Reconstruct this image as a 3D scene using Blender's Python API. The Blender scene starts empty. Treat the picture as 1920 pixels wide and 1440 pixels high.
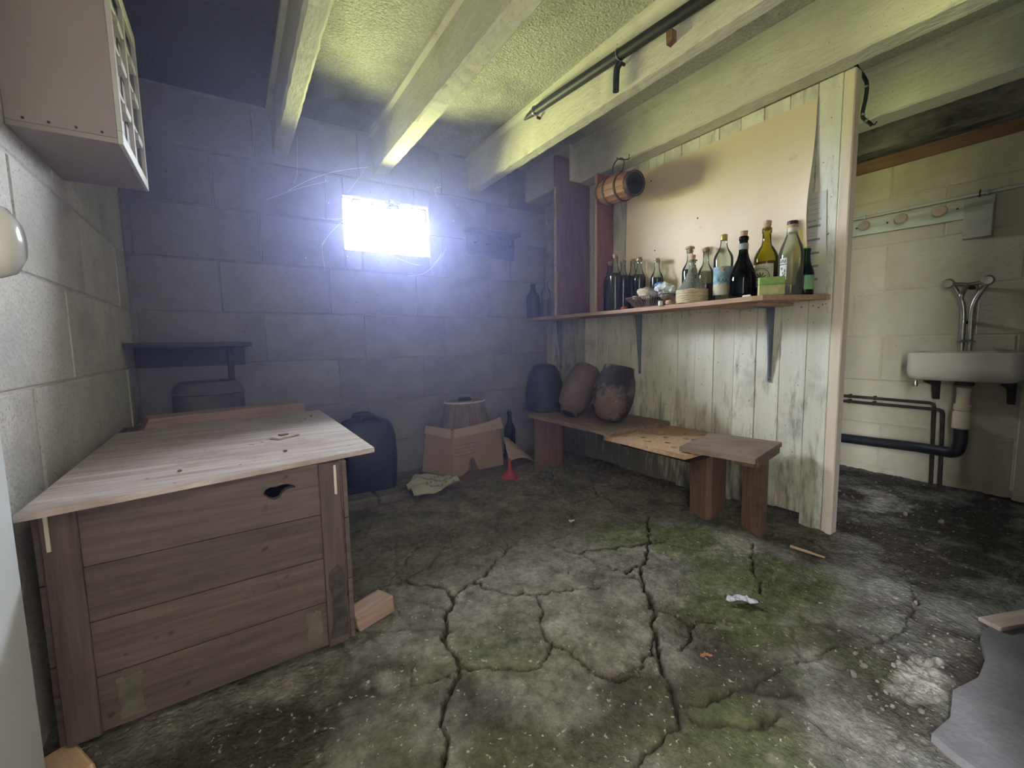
import bpy, bmesh, math, random
import numpy as np
from mathutils import Vector, Matrix, Euler

# ------------------------------------------------------------------ camera, world, exposure
random.seed(7)
rng = np.random.default_rng(7)
SC = bpy.context.scene
COL = SC.collection
H = 0.81
cam_d = bpy.data.cameras.new('camera')
cam_d.sensor_width = 36.0
cam_d.lens = 808.0 * 36.0 / 1920.0
cam_d.clip_start = 0.02
cam = bpy.data.objects.new('camera', cam_d)
COL.objects.link(cam)
Rr = Vector((0.83958279, -0.54293633, -0.01791323))
Rd = Vector((-0.06761342, -0.07172309, -0.99513025))
Rf = Vector((0.53900758, 0.83670541, -0.09692725))
cam.matrix_world = Matrix(((Rr.x, -Rd.x, -Rf.x, 0), (Rr.y, -Rd.y, -Rf.y, 0), (Rr.z, -Rd.z, -Rf.z, H), (0, 0, 0, 1)))
SC.camera = cam
SC.view_settings.view_transform = 'Standard'
SC.view_settings.look = 'None'
SC.view_settings.exposure = 0.0
SC.view_settings.gamma = 1.0
SC.view_settings.use_curve_mapping = False
SC.cycles.adaptive_threshold = 0.03
SC.cycles.max_bounces = 8
SC.cycles.diffuse_bounces = 3
SC.cycles.glossy_bounces = 3
SC.cycles.transmission_bounces = 6
SC.cycles.transparent_max_bounces = 12
SC.cycles.volume_bounces = 0
SC.cycles.volume_step_rate = 4.0
SC.cycles.sample_clamp_indirect = 6.0
SC.cycles.caustics_reflective = False
SC.cycles.caustics_refractive = False

SKY = (0.93, 0.99, 1.14)
GRASS = (0.47, 0.49, 0.20)
SKY_STRENGTH = 172.0
world = bpy.data.worlds.new('daylight')
SC.world = world
world.use_nodes = True
wt = world.node_tree
for n in list(wt.nodes):
    wt.nodes.remove(n)
w_out = wt.nodes.new('ShaderNodeOutputWorld')
w_bg = wt.nodes.new('ShaderNodeBackground')
w_geo = wt.nodes.new('ShaderNodeTexCoord')
w_sep = wt.nodes.new('ShaderNodeSeparateXYZ')
w_rmp = wt.nodes.new('ShaderNodeMapRange')
w_mix = wt.nodes.new('ShaderNodeMix')
w_mix.data_type = 'RGBA'
w_rmp.inputs['From Min'].default_value = -0.04
w_rmp.inputs['From Max'].default_value = 0.04
wt.links.new(w_geo.outputs['Generated'], w_sep.inputs[0])
wt.links.new(w_sep.outputs['Z'], w_rmp.inputs['Value'])
wt.links.new(w_rmp.outputs['Result'], w_mix.inputs['Factor'])
w_mix.inputs['A'].default_value = (*GRASS, 1)      # sunlit grass below the horizon
w_mix.inputs['B'].default_value = (*SKY, 1)        # bright overcast sky above it
wt.links.new(w_mix.outputs['Result'], w_bg.inputs['Color'])
w_bg.inputs['Strength'].default_value = SKY_STRENGTH
wt.links.new(w_bg.outputs[0], w_out.inputs[0])

# ------------------------------------------------------------------ main dimensions (metres)
P, D, L, RW = 2.004, 2.619, -0.381, 3.15      # partition face, back wall, left wall, right wall
FRONT = -0.15
WT = 0.10                                       # back wall thickness
CEIL = 2.02
WIN = (0.576, 1.088, 1.353, 1.653)             # x0 x1 z0 z1 of the small window
WIN2 = (2.48, 2.68, 1.44, 1.61)                # its twin in the passage behind the partition
DOOR = (-0.345, 0.46, -0.1, 1.74)              # x0 x1 z0 z1 of the doorway the viewer stands in

def portal(name, loc, rot, sx, sy):
    d = bpy.data.lights.new(name, 'AREA')
    d.shape = 'RECTANGLE'; d.size = sx; d.size_y = sy
    d.cycles.is_portal = True
    o = bpy.data.objects.new(name, d)
    o.location = loc; o.rotation_euler = rot
    COL.objects.link(o)
portal('window_daylight', ((WIN[0]+WIN[1])/2, D+WT-0.005, (WIN[2]+WIN[3])/2), (math.radians(-90), 0, 0), WIN[1]-WIN[0], WIN[3]-WIN[2])
portal('passage_window_daylight', ((WIN2[0]+WIN2[1])/2, D+WT-0.005, (WIN2[2]+WIN2[3])/2), (math.radians(-90), 0, 0), WIN2[1]-WIN2[0], WIN2[3]-WIN2[2])
portal('doorway_daylight', ((DOOR[0]+DOOR[1])/2, FRONT-0.19, DOOR[3]/2), (math.radians(90), 0, 0), DOOR[1]-DOOR[0], DOOR[3])

# ------------------------------------------------------------------ material helpers
def new_mat(name):
    m = bpy.data.materials.new(name)
    m.use_nodes = True
    nt = m.node_tree
    b = nt.nodes['Principled BSDF']
    return m, nt, b

def mat(name, c1, c2=None, scale=6.0, detail=5.0, stretch=(1, 1, 1), rough=0.85, spec=0.25, bump=0.15, bscale=60.0,
        speck=None, stain=None, metallic=0.0, contrast=(0.35, 0.65), rand=0.12, coat=0.0):
    """two-tone noise colour, optional specks (colour, scale, threshold) and stains (colour, scale, low, high)"""
    m, nt, b = new_mat(name)
    N, Lk = nt.nodes.new, nt.links.new
    tc = N('ShaderNodeTexCoord'); oi = N('ShaderNodeObjectInfo')
    off = N('ShaderNodeVectorMath'); off.operation = 'SCALE'; off.inputs[0].default_value = (7.3, 4.1, 9.7)
    Lk(oi.outputs['Random'], off.inputs['Scale'])
    add = N('ShaderNodeVectorMath'); add.operation = 'ADD'
    Lk(tc.outputs['Object'], add.inputs[0]); Lk(off.outputs[0], add.inputs[1])
    mp = N('ShaderNodeMapping'); mp.inputs['Scale'].default_value = stretch
    Lk(add.outputs[0], mp.inputs['Vector'])
    nz = N('ShaderNodeTexNoise'); nz.inputs['Scale'].default_value = scale; nz.inputs['Detail'].default_value = detail
    nz.inputs['Roughness'].default_value = 0.65
    Lk(mp.outputs[0], nz.inputs['Vector'])
    mr = N('ShaderNodeMapRange'); mr.inputs['From Min'].default_value = contrast[0]; mr.inputs['From Max'].default_value = contrast[1]
    Lk(nz.outputs['Fac'], mr.inputs['Value'])
    mx = N('ShaderNodeMix'); mx.data_type = 'RGBA'
    mx.inputs['A'].default_value = (*c1, 1); mx.inputs['B'].default_value = (*(c2 or c1), 1)
    Lk(mr.outputs[0], mx.inputs['Factor'])
    cur = mx.outputs['Result']
    if stain:
        col, sc, lo, hi = stain
        n2 = N('ShaderNodeTexNoise'); n2.inputs['Scale'].default_value = sc; n2.inputs['Detail'].default_value = 6
        n2.inputs['Roughness'].default_value = 0.7
        Lk(add.outputs[0], n2.inputs['Vector'])
        r2 = N('ShaderNodeMapRange'); r2.inputs['From Min'].default_value = lo; r2.inputs['From Max'].default_value = hi
        Lk(n2.outputs['Fac'], r2.inputs['Value'])
        m2 = N('ShaderNodeMix'); m2.data_type = 'RGBA'; m2.inputs['B'].default_value = (*col, 1)
        Lk(r2.outputs[0], m2.inputs['Factor']); Lk(cur, m2.inputs['A']); cur = m2.outputs['Result']
    if speck:
        col, sc, th = speck
        n3 = N('ShaderNodeTexNoise'); n3.inputs['Scale'].default_value = sc; n3.inputs['Detail'].default_value = 2
        Lk(add.outputs[0], n3.inputs['Vector'])
        r3 = N('ShaderNodeMapRange'); r3.inputs['From Min'].default_value = th; r3.inputs['From Max'].default_value = th + 0.06
        Lk(n3.outputs['Fac'], r3.inputs['Value'])
        m3 = N('ShaderNodeMix'); m3.data_type = 'RGBA'; m3.inputs['B'].default_value = (*col, 1)
        Lk(r3.outputs[0], m3.inputs['Factor']); Lk(cur, m3.inputs['A']); cur = m3.outputs['Result']
    if rand:
        hs = N('ShaderNodeHueSaturation')
        vr = N('ShaderNodeMapRange'); vr.inputs['To Min'].default_value = 1 - rand; vr.inputs['To Max'].default_value = 1 + rand
        Lk(oi.outputs['Random'], vr.inputs['Value']); Lk(vr.outputs[0], hs.inputs['Value'])
        Lk(cur, hs.inputs['Color']); cur = hs.outputs['Color']
    Lk(cur, b.inputs['Base Color'])
    b.inputs['Roughness'].default_value = rough
    b.inputs['Specular IOR Level'].default_value = spec
    b.inputs['Metallic'].default_value = metallic
    b.inputs['Coat Weight'].default_value = coat
    if bump:
        nb = N('ShaderNodeTexNoise'); nb.inputs['Scale'].default_value = bscale; nb.inputs['Detail'].default_value = 4
        Lk(mp.outputs[0], nb.inputs['Vector'])
        bp = N('ShaderNodeBump'); bp.inputs['Strength'].default_value = bump; bp.inputs['Distance'].default_value = 0.01
        Lk(nb.outputs['Fac'], bp.inputs['Height']); Lk(bp.outputs[0], b.inputs['Normal'])
    return m

def wood(name, c1, c2, axis=0, scale=5.0, rough=0.8, bump=0.2, stain=None, speck=None, rand=0.15):
    st = [14.0, 14.0, 14.0]; st[axis] = 1.0
    return mat(name, c1, c2, scale=scale, detail=6, stretch=tuple(st), rough=rough, bump=bump, bscale=14, stain=stain, speck=speck, rand=rand)

def glass_mat(name, tint, gloss_rough=0.03, dirt=0.10, dirt_col=(0.5, 0.5, 0.46)):
    """thin glass wall: tinted see-through, Fresnel reflection and a little dust"""
    m, nt, b = new_mat(name)
    nt.nodes.remove(b)
    N, Lk = nt.nodes.new, nt.links.new
    out = nt.nodes['Material Output']
    tr = N('ShaderNodeBsdfTransparent'); tr.inputs[0].default_value = (*tint, 1)
    gl = N('ShaderNodeBsdfGlossy'); gl.inputs['Roughness'].default_value = gloss_rough
    df = N('ShaderNodeBsdfDiffuse'); df.inputs[0].default_value = (*dirt_col, 1)
    lw = N('ShaderNodeLayerWeight'); lw.inputs['Blend'].default_value = 0.25
    nz = N('ShaderNodeTexNoise'); nz.inputs['Scale'].default_value = 35
    mr = N('ShaderNodeMapRange'); mr.inputs['From Min'].default_value = 0.3; mr.inputs['From Max'].default_value = 0.8
    mr.inputs['To Min'].default_value = dirt * 0.9; mr.inputs['To Max'].default_value = dirt * 1.3
    Lk(nz.outputs['Fac'], mr.inputs['Value'])
    m1 = N('ShaderNodeMixShader'); m2 = N('ShaderNodeMixShader')
    Lk(mr.outputs[0], m1.inputs[0]); Lk(tr.outputs[0], m1.inputs[1]); Lk(df.outputs[0], m1.inputs[2])
    Lk(lw.outputs['Fresnel'], m2.inputs[0]); Lk(m1.outputs[0], m2.inputs[1]); Lk(gl.outputs[0], m2.inputs[2])
    Lk(m2.outputs[0], out.inputs['Surface'])
    return m

def flat(name, c, rough=0.7, spec=0.3):
    m, nt, b = new_mat(name)
    b.inputs['Base Color'].default_value = (*c, 1); b.inputs['Roughness'].default_value = rough
    b.inputs['Specular IOR Level'].default_value = spec
    return m

# ------------------------------------------------------------------ mesh helpers
def link(name, me, m=None, parent=None, world_pos=False):
    o = bpy.data.objects.new(name, me)
    COL.objects.link(o)
    if m is not None and not me.materials:
        me.materials.append(m)
    if parent is not None:
        o.parent = parent
        if world_pos:
            o.matrix_parent_inverse = parent.matrix_basis.inverted()
    return o

def mesh(name, v, f, m=None, parent=None, smooth=False, world_pos=False, angle=40):
    me = bpy.data.meshes.new(name)
    me.from_pydata([tuple(map(float, a)) for a in v], [], [tuple(a) for a in f])
    bm = bmesh.new(); bm.from_mesh(me); bmesh.ops.recalc_face_normals(bm, faces=bm.faces); bm.to_mesh(me); bm.free()
    if smooth:
        me.shade_smooth(); me.set_sharp_from_angle(angle=math.radians(angle))
    return link(name, me, m, parent, world_pos)

BOXF = [(0, 3, 2, 1), (4, 5, 6, 7), (0, 1, 5, 4), (1, 2, 6, 5), (2, 3, 7, 6), (3, 0, 4, 7)]
def box_me(name, x0, x1, y0, y1, z0, z1, bevel=0.0, mtx=None, jit=0.0):
    v = [(x0, y0, z0), (x1, y0, z0), (x1, y1, z0), (x0, y1, z0), (x0, y0, z1), (x1, y0, z1), (x1, y1, z1), (x0, y1, z1)]
    bm = bmesh.new()
    vs = [bm.verts.new((a + random.uniform(-jit, jit), b + random.uniform(-jit, jit), c + random.uniform(-jit, jit))) for a, b, c in v]
    for f in BOXF:
        bm.faces.new([vs[i] for i in f])
    if bevel > 0:
        bmesh.ops.bevel(bm, geom=list(bm.edges), offset=bevel, segments=1, profile=0.6, affect='EDGES', clamp_overlap=True)
    if mtx is not None:
        bmesh.ops.transform(bm, matrix=mtx, verts=bm.verts)
    bmesh.ops.recalc_face_normals(bm, faces=bm.faces)
    me = bpy.data.meshes.new(name); bm.to_mesh(me); bm.free()
    return me

def box(name, x0, x1, y0, y1, z0, z1, m, parent=None, bevel=0.003, mtx=None, world_pos=False, jit=0.0):
    return link(name, box_me(name, x0, x1, y0, y1, z0, z1, bevel, mtx, jit), m, parent, world_pos)

def boxes(name, lst, m, parent=None, bevel=0.0, world_pos=False):
    bm = bmesh.new()
    for b in lst:
        me = box_me('t', *b, bevel=bevel); bm.from_mesh(me); bpy.data.meshes.remove(me)
    me = bpy.data.meshes.new(name); bm.to_mesh(me); bm.free()
    return link(name, me, m, parent, world_pos)

def lathe_data(prof, n=32, cap=True):
    v, f = [], []
    for r, z in prof:
        for k in range(n):
            a = 2 * math.pi * k / n
            v.append((r * math.cos(a), r * math.sin(a), z))
    for i in range(len(prof) - 1):
        for k in range(n):
            a, b = i * n + k, i * n + (k + 1) % n
            f.append((a, b, b + n, a + n))
    if cap:
        f.append(tuple(range(n - 1, -1, -1)))
        f.append(tuple(range((len(prof) - 1) * n, len(prof) * n)))
    return v, f

def lathe(name, prof, m, parent=None, n=32, cap=True, mtx=None, world_pos=False, angle=40):
    prof = [(max(r, 1e-4), z) for r, z in prof]
    v, f = lathe_data(prof, n, cap)
    if mtx is not None:
        v = [mtx @ Vector(a) for a in v]
    return mesh(name, v, f, m, parent, True, world_pos, angle)

def tube_data(pts, r, n=10, closed=False, flatten=(1, 1)):
    pts = [Vector(p) for p in pts]
    rs = r if isinstance(r, (list, tuple)) else [r] * len(pts)
    v, f = [], []
    up = Vector((0, 0, 1)); prev = None
    for i, p in enumerate(pts):
        if closed:
            t = (pts[(i + 1) % len(pts)] - pts[i - 1])
        else:
            t = pts[min(i + 1, len(pts) - 1)] - pts[max(i - 1, 0)]
        t.normalize()
        if prev is None:
            a = t.cross(up)
            if a.length < 1e-3:
                a = t.cross(Vector((1, 0, 0)))
        else:
            a = prev - t * prev.dot(t)
        a.normalize(); prev = a.copy(); b = t.cross(a)
        for k in range(n):
            th = 2 * math.pi * k / n
            v.append(p + a * math.cos(th) * rs[i] * flatten[0] + b * math.sin(th) * rs[i] * flatten[1])
    m = len(pts)
    for i in range(m if closed else m - 1):
        for k in range(n):
            a, b = i * n + k, i * n + (k + 1) % n
            j = ((i + 1) % m) * n
            f.append((a, b, j + (k + 1) % n, j + k))
    if not closed:
        f.append(tuple(range(n - 1, -1, -1))); f.append(tuple(range((m - 1) * n, m * n)))
    return v, f

def tube(name, pts, r, m, parent=None, n=10, closed=False, flatten=(1, 1), world_pos=False):
    v, f = tube_data(pts, r, n, closed, flatten)
    return mesh(name, v, f, m, parent, True, world_pos, 50)

def spline(pts, k=8):
    pts = [Vector(p) for p in pts]
    out = []
    for i in range(len(pts) - 1):
        p0, p1, p2, p3 = pts[max(i - 1, 0)], pts[i], pts[i + 1], pts[min(i + 2, len(pts) - 1)]
        for j in range(k):
            t = j / k
            out.append(0.5 * ((2 * p1) + (p2 - p0) * t + (2 * p0 - 5 * p1 + 4 * p2 - p3) * t * t + (3 * p1 - p0 - 3 * p2 + p3) * t ** 3))
    out.append(pts[-1])
    return out

def prism(name, outline, axis, a0, a1, m, parent=None, world_pos=False, smooth=False):
    """outline of 2-D points extruded along an axis (0 x, 1 y, 2 z) from a0 to a1"""
    def put(u, w, a):
        return {0: (a, u, w), 1: (u, a, w), 2: (u, w, a)}[axis]
    n = len(outline)
    v = [put(u, w, a0) for u, w in outline] + [put(u, w, a1) for u, w in outline]
    f = [tuple(range(n)), tuple(range(2 * n - 1, n - 1, -1))] + [(i, (i + 1) % n, n + (i + 1) % n, n + i) for i in range(n)]
    return mesh(name, v, f, m, parent, smooth, world_pos)

def plate(name, outer, holes, thick, m, parent=None, mtx=None, world_pos=False):
    """flat plate in local XY with real holes through it"""
    cu = bpy.data.curves.new(name, 'CURVE'); cu.dimensions = '2D'; cu.fill_mode = 'BOTH'; cu.extrude = thick / 2
    for loop in [outer] + holes:
        s = cu.splines.new('POLY'); s.points.add(len(loop) - 1); s.use_cyclic_u = True
        for p, q in zip(s.points, loop):
            p.co = (q[0], q[1], 0, 1)
    ob = bpy.data.objects.new(name, cu)
    me = bpy.data.meshes.new_from_object(ob)
    bpy.data.objects.remove(ob); bpy.data.curves.remove(cu)
    me.name = name
    if mtx is not None:
        me.transform(mtx)
    return link(name, me, m, parent, world_pos)

def text_me(txt, size=1.0, extrude=0.0):
    cu = bpy.data.curves.new('lettering', 'FONT'); cu.body = txt; cu.size = size; cu.align_x = 'CENTER'; cu.align_y = 'CENTER'; cu.extrude = extrude
    cu.resolution_u = 2
    ob = bpy.data.objects.new('lettering', cu)
    me = bpy.data.meshes.new_from_object(ob)
    bpy.data.objects.remove(ob); bpy.data.curves.remove(cu)
    return me

def thing(name, label, cat, loc=(0, 0, 0), rot=(0, 0, 0), group=None):
    o = bpy.data.objects.new(name, None); COL.objects.link(o)
    o.empty_display_size = 0.05
    o.location = loc; o.rotation_euler = rot
    tag(o, label, cat, group)
    return o

def tag(o, label, cat=None, group=None, kind=None):
    o['label'] = label
    if cat: o['category'] = cat
    if group: o['group'] = group
    if kind: o['kind'] = kind
    return o

def struct(o, label=None):
    o['kind'] = 'structure'
    if label: o['label'] = label
    return o

def fbm(x, y, scale, octaves=4, seed=0):
    """value noise, vectorised"""
    g = np.random.default_rng(seed).random((256, 256))
    out = np.zeros_like(x); amp = 1.0; tot = 0
    for o in range(octaves):
        u = x * scale * 2 ** o + 17.3 * o; w = y * scale * 2 ** o + 5.7 * o
        iu = np.floor(u).astype(int); iw = np.floor(w).astype(int)
        fu = u - iu; fw = w - iw
        fu = fu * fu * (3 - 2 * fu); fw = fw * fw * (3 - 2 * fw)
        a = g[iu % 256, iw % 256]; b = g[(iu + 1) % 256, iw % 256]; c = g[iu % 256, (iw + 1) % 256]; d = g[(iu + 1) % 256, (iw + 1) % 256]
        out += amp * ((a * (1 - fu) + b * fu) * (1 - fw) + (c * (1 - fu) + d * fu) * fw); tot += amp; amp *= 0.5
    return out / tot

# ------------------------------------------------------------------ materials of the setting
M_block_left = mat('limewashed_block', (0.58, 0.55, 0.51), (0.76, 0.73, 0.69), scale=3.0, rough=0.95, bump=0.35, bscale=90,
                   speck=((0.48, 0.455, 0.42), 130, 0.58), stain=((0.42, 0.41, 0.40), 2.2, 0.52, 0.75), rand=0.07)
M_mortar_left = mat('mortar_pale', (0.50, 0.47, 0.43), (0.64, 0.61, 0.57), scale=9, bump=0.4, bscale=120, rand=0)
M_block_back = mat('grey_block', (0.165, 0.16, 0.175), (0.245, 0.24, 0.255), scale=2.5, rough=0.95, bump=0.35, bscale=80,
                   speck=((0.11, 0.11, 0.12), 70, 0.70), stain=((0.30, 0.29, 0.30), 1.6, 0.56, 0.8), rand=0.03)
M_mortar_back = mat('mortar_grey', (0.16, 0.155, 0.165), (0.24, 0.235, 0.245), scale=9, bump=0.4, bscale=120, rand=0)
M_block_right = mat('cream_painted_block', (0.44, 0.39, 0.27), (0.55, 0.50, 0.37), scale=2.0, rough=0.85, bump=0.2, bscale=60,
                    speck=((0.30, 0.24, 0.16), 80, 0.71), stain=((0.30, 0.225, 0.125), 1.5, 0.53, 0.80), rand=0.05)
M_mortar_right = mat('mortar_cream', (0.42, 0.375, 0.26), (0.53, 0.48, 0.355), scale=9, bump=0.3, bscale=90, rand=0)
M_plank = mat('white_painted_plank', (0.64, 0.63, 0.52), (0.79, 0.78, 0.68), scale=1.6, stretch=(1, 8, 1), rough=0.75, bump=0.15, bscale=25,
              speck=((0.16, 0.155, 0.13), 85, 0.705), stain=((0.34, 0.33, 0.28), 3.0, 0.54, 0.78), rand=0.06)
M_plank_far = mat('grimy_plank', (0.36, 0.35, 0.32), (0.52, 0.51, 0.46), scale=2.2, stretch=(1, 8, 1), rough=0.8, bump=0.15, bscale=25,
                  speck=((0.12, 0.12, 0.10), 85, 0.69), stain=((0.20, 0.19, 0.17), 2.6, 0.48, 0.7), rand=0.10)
M_panel = mat('cream_hardboard', (0.70, 0.565, 0.38), (0.78, 0.66, 0.48), scale=1.4, rough=0.7, bump=0.05, bscale=40, rand=0,
              speck=((0.62, 0.50, 0.30), 12, 0.70))
M_post = wood('painted_post', (0.60, 0.50, 0.38), (0.70, 0.62, 0.49), axis=2, scale=2.5, bump=0.1)
M_ceiling = mat('rough_cast_ceiling', (0.40, 0.40, 0.33), (0.62, 0.62, 0.52), scale=85, detail=3, rough=0.98, bump=1.0, bscale=110, rand=0,
                stain=((0.20, 0.20, 0.20), 1.3, 0.50, 0.72), contrast=(0.3, 0.7))
M_beam = mat('limewashed_beam', (0.58, 0.57, 0.47), (0.72, 0.71, 0.60), scale=4, stretch=(1, 0.4, 1), rough=0.95, bump=0.5, bscale=60, rand=0.05,
             speck=((0.34, 0.32, 0.27), 95, 0.68), stain=((0.40, 0.38, 0.33), 2.4, 0.54, 0.78))
M_white_door = mat('white_gloss_paint', (0.70, 0.72, 0.74), (0.80, 0.82, 0.84), scale=3, rough=0.45, bump=0.03, rand=0, speck=((0.25, 0.24, 0.22), 30, 0.74))
M_frame_wood = wood('frame_wood', (0.20, 0.14, 0.10), (0.32, 0.23, 0.17), axis=2)
M_plate_wood = wood('brown_plate_wood', (0.16, 0.085, 0.045), (0.26, 0.15, 0.085), axis=1, rough=0.7)
M_dark_streak = mat('dark_streaked_ceiling', (0.035, 0.032, 0.028), (0.26, 0.235, 0.19), scale=5, stretch=(2, 0.5, 1), rough=0.95, bump=0.4, bscale=50, rand=0, contrast=(0.4, 0.62))  # near-black to brown-grey streaks
M_pane = glass_mat('dusty_window_pane', (0.97, 0.98, 1.0), dirt=0.03)

# ------------------------------------------------------------------ floor: cracked, mossy concrete as one relief
CRACKS=[
 (3,[(0.443,1.414),(0.453,1.387),(0.458,1.357),(0.508,1.322),(0.536,1.283),(0.548,1.231)]),
 (2,[(0.548,1.231),(0.61,1.258),(0.64,1.264),(0.687,1.273),(0.746,1.313),(0.811,1.357),(0.849,1.391),(0.871,1.394)]),
 (3,[(0.548,1.231),(0.519,1.176),(0.484,1.126),(0.468,1.097),(0.433,1.049)]),
 (3,[(0.433,1.049),(0.428,1.002),(0.433,0.959),(0.413,0.907),(0.379,0.884),(0.346,0.846),(0.321,0.813),(0.316,0.765),(0.282,0.716)]),
 (1.5,[(0.637,1.259),(0.652,1.21),(0.682,1.145),(0.712,1.106),(0.739,1.106),(0.756,1.074),(0.828,1.051),(0.9,1.02),(0.957,0.98)]),
 (1.2,[(0.871,1.394),(0.891,1.486),(0.921,1.581),(0.979,1.646),(1.004,1.704),(1.126,1.784)]),
 (1.5,[(0.871,1.394),(0.912,1.384),(0.984,1.362),(1.013,1.341),(1.033,1.254),(1.06,1.2),(1.061,1.133),(1.066,1.091),(1.08,1.044),(1.094,0.991),(1.092,0.912)]),
 (2,[(1.104,1.924),(1.159,1.836),(1.287,1.776),(1.309,1.714),(1.33,1.638),(1.36,1.579),(1.438,1.561),(1.526,1.551)]),
 (2.5,[(1.799,1.688),(1.639,1.729),(1.581,1.647),(1.548,1.573),(1.568,1.543),(1.549,1.452),(1.537,1.351),(1.566,1.292),(1.571,1.276)]),
 (3,[(1.568,1.278),(1.492,1.235),(1.439,1.162),(1.354,1.102),(1.31,1.105),(1.231,1.134),(1.152,1.171),(1.06,1.2)]),
 (2.5,[(1.342,1.092),(1.265,1.041),(1.197,1.008),(1.131,1.008),(1.094,0.991)]),
 (2.5,[(1.094,0.991),(1.109,0.926),(1.074,0.875),(1.027,0.816),(0.981,0.776),(0.933,0.743),(0.892,0.718),(0.857,0.686)]),
 (1.5,[(1.025,0.817),(1.036,0.778),(1.047,0.731)]),
 (1.8,[(0.756,1.074),(0.746,1.009),(0.701,0.958),(0.676,0.9),(0.675,0.858),(0.693,0.814),(0.686,0.758),(0.691,0.719),(0.721,0.672),(0.783,0.65)]),
 (1.2,[(1.323,1.53),(1.251,1.453),(1.181,1.365),(1.097,1.341),(1.013,1.341)]),
 (1.2,[(0.443,1.657),(0.511,1.646),(0.579,1.627),(0.647,1.551),(0.725,1.487),(0.824,1.446),(0.871,1.394)]),
 (1.2,[(0.644,1.544),(0.592,1.476),(0.54,1.434),(0.46,1.416)]),
 (1.2,[(0.463,1.472),(0.493,1.529),(0.534,1.567),(0.579,1.627)]),
 (1.5,[(0.434,0.929),(0.468,0.898),(0.508,0.878),(0.532,0.866),(0.546,0.838),(0.582,0.821),(0.675,0.858)]),
 (1,[(1.658,2.112),(1.572,1.995),(1.469,1.833),(1.309,1.714)]),
 (1.2,[(0.783,0.65),(0.831,0.688),(0.857,0.686)]),
 (1,[(0.887,1.925),(0.832,1.8),(0.822,1.733),(0.756,1.686),(0.647,1.551)]),
 (1,[(0.273,1.409),(0.318,1.384),(0.443,1.414)]),
 (1,[(0.338,1.024),(0.317,0.98),(0.309,0.945),(0.401,0.922)]),
 (3,[(1.174,0.997),(1.085,0.904),(1.001,0.796),(0.934,0.744),(0.893,0.695),(0.843,0.644),(0.826,0.602),(0.79,0.57),(0.778,0.545),(0.74,0.522),(0.704,0.53),(0.671,0.519),(0.627,0.517),(0.579,0.515)]),
 (1.3,[(1.038,0.818),(1.037,0.76),(1.045,0.699),(1.121,0.68)]),
 (1.3,[(1.05,0.696),(1.001,0.669),(0.924,0.656)]),
 (2.2,[(0.784,0.554),(0.835,0.519),(0.881,0.515),(0.919,0.513),(0.958,0.483),(0.981,0.454),(1.035,0.424)]),
 (2,[(0.778,0.545),(0.784,0.487),(0.82,0.468),(0.848,0.433),(0.896,0.417),(0.949,0.418)]),
 (1.5,[(1.691,0.883),(1.659,0.843),(1.554,0.802),(1.395,0.691),(1.355,0.664)]),
 (1.3,[(1.359,1.094),(1.404,1.063),(1.442,0.955),(1.524,0.908)]),
 (1.3,[(0.984,0.382),(0.977,0.335),(0.977,0.297)]),
 (2,[(1.741,0.869),(1.862,0.851),(1.889,0.765),(1.847,0.672),(1.892,0.612),(1.985,0.557),(1.929,0.473)]),
 (1.3,[(1.301,0.4),(1.267,0.441),(1.173,0.453),(1.083,0.481),(0.958,0.483)]),
 (1.3,[(1.929,0.473),(1.691,0.381),(1.47,0.358),(1.301,0.4)]),
]
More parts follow.
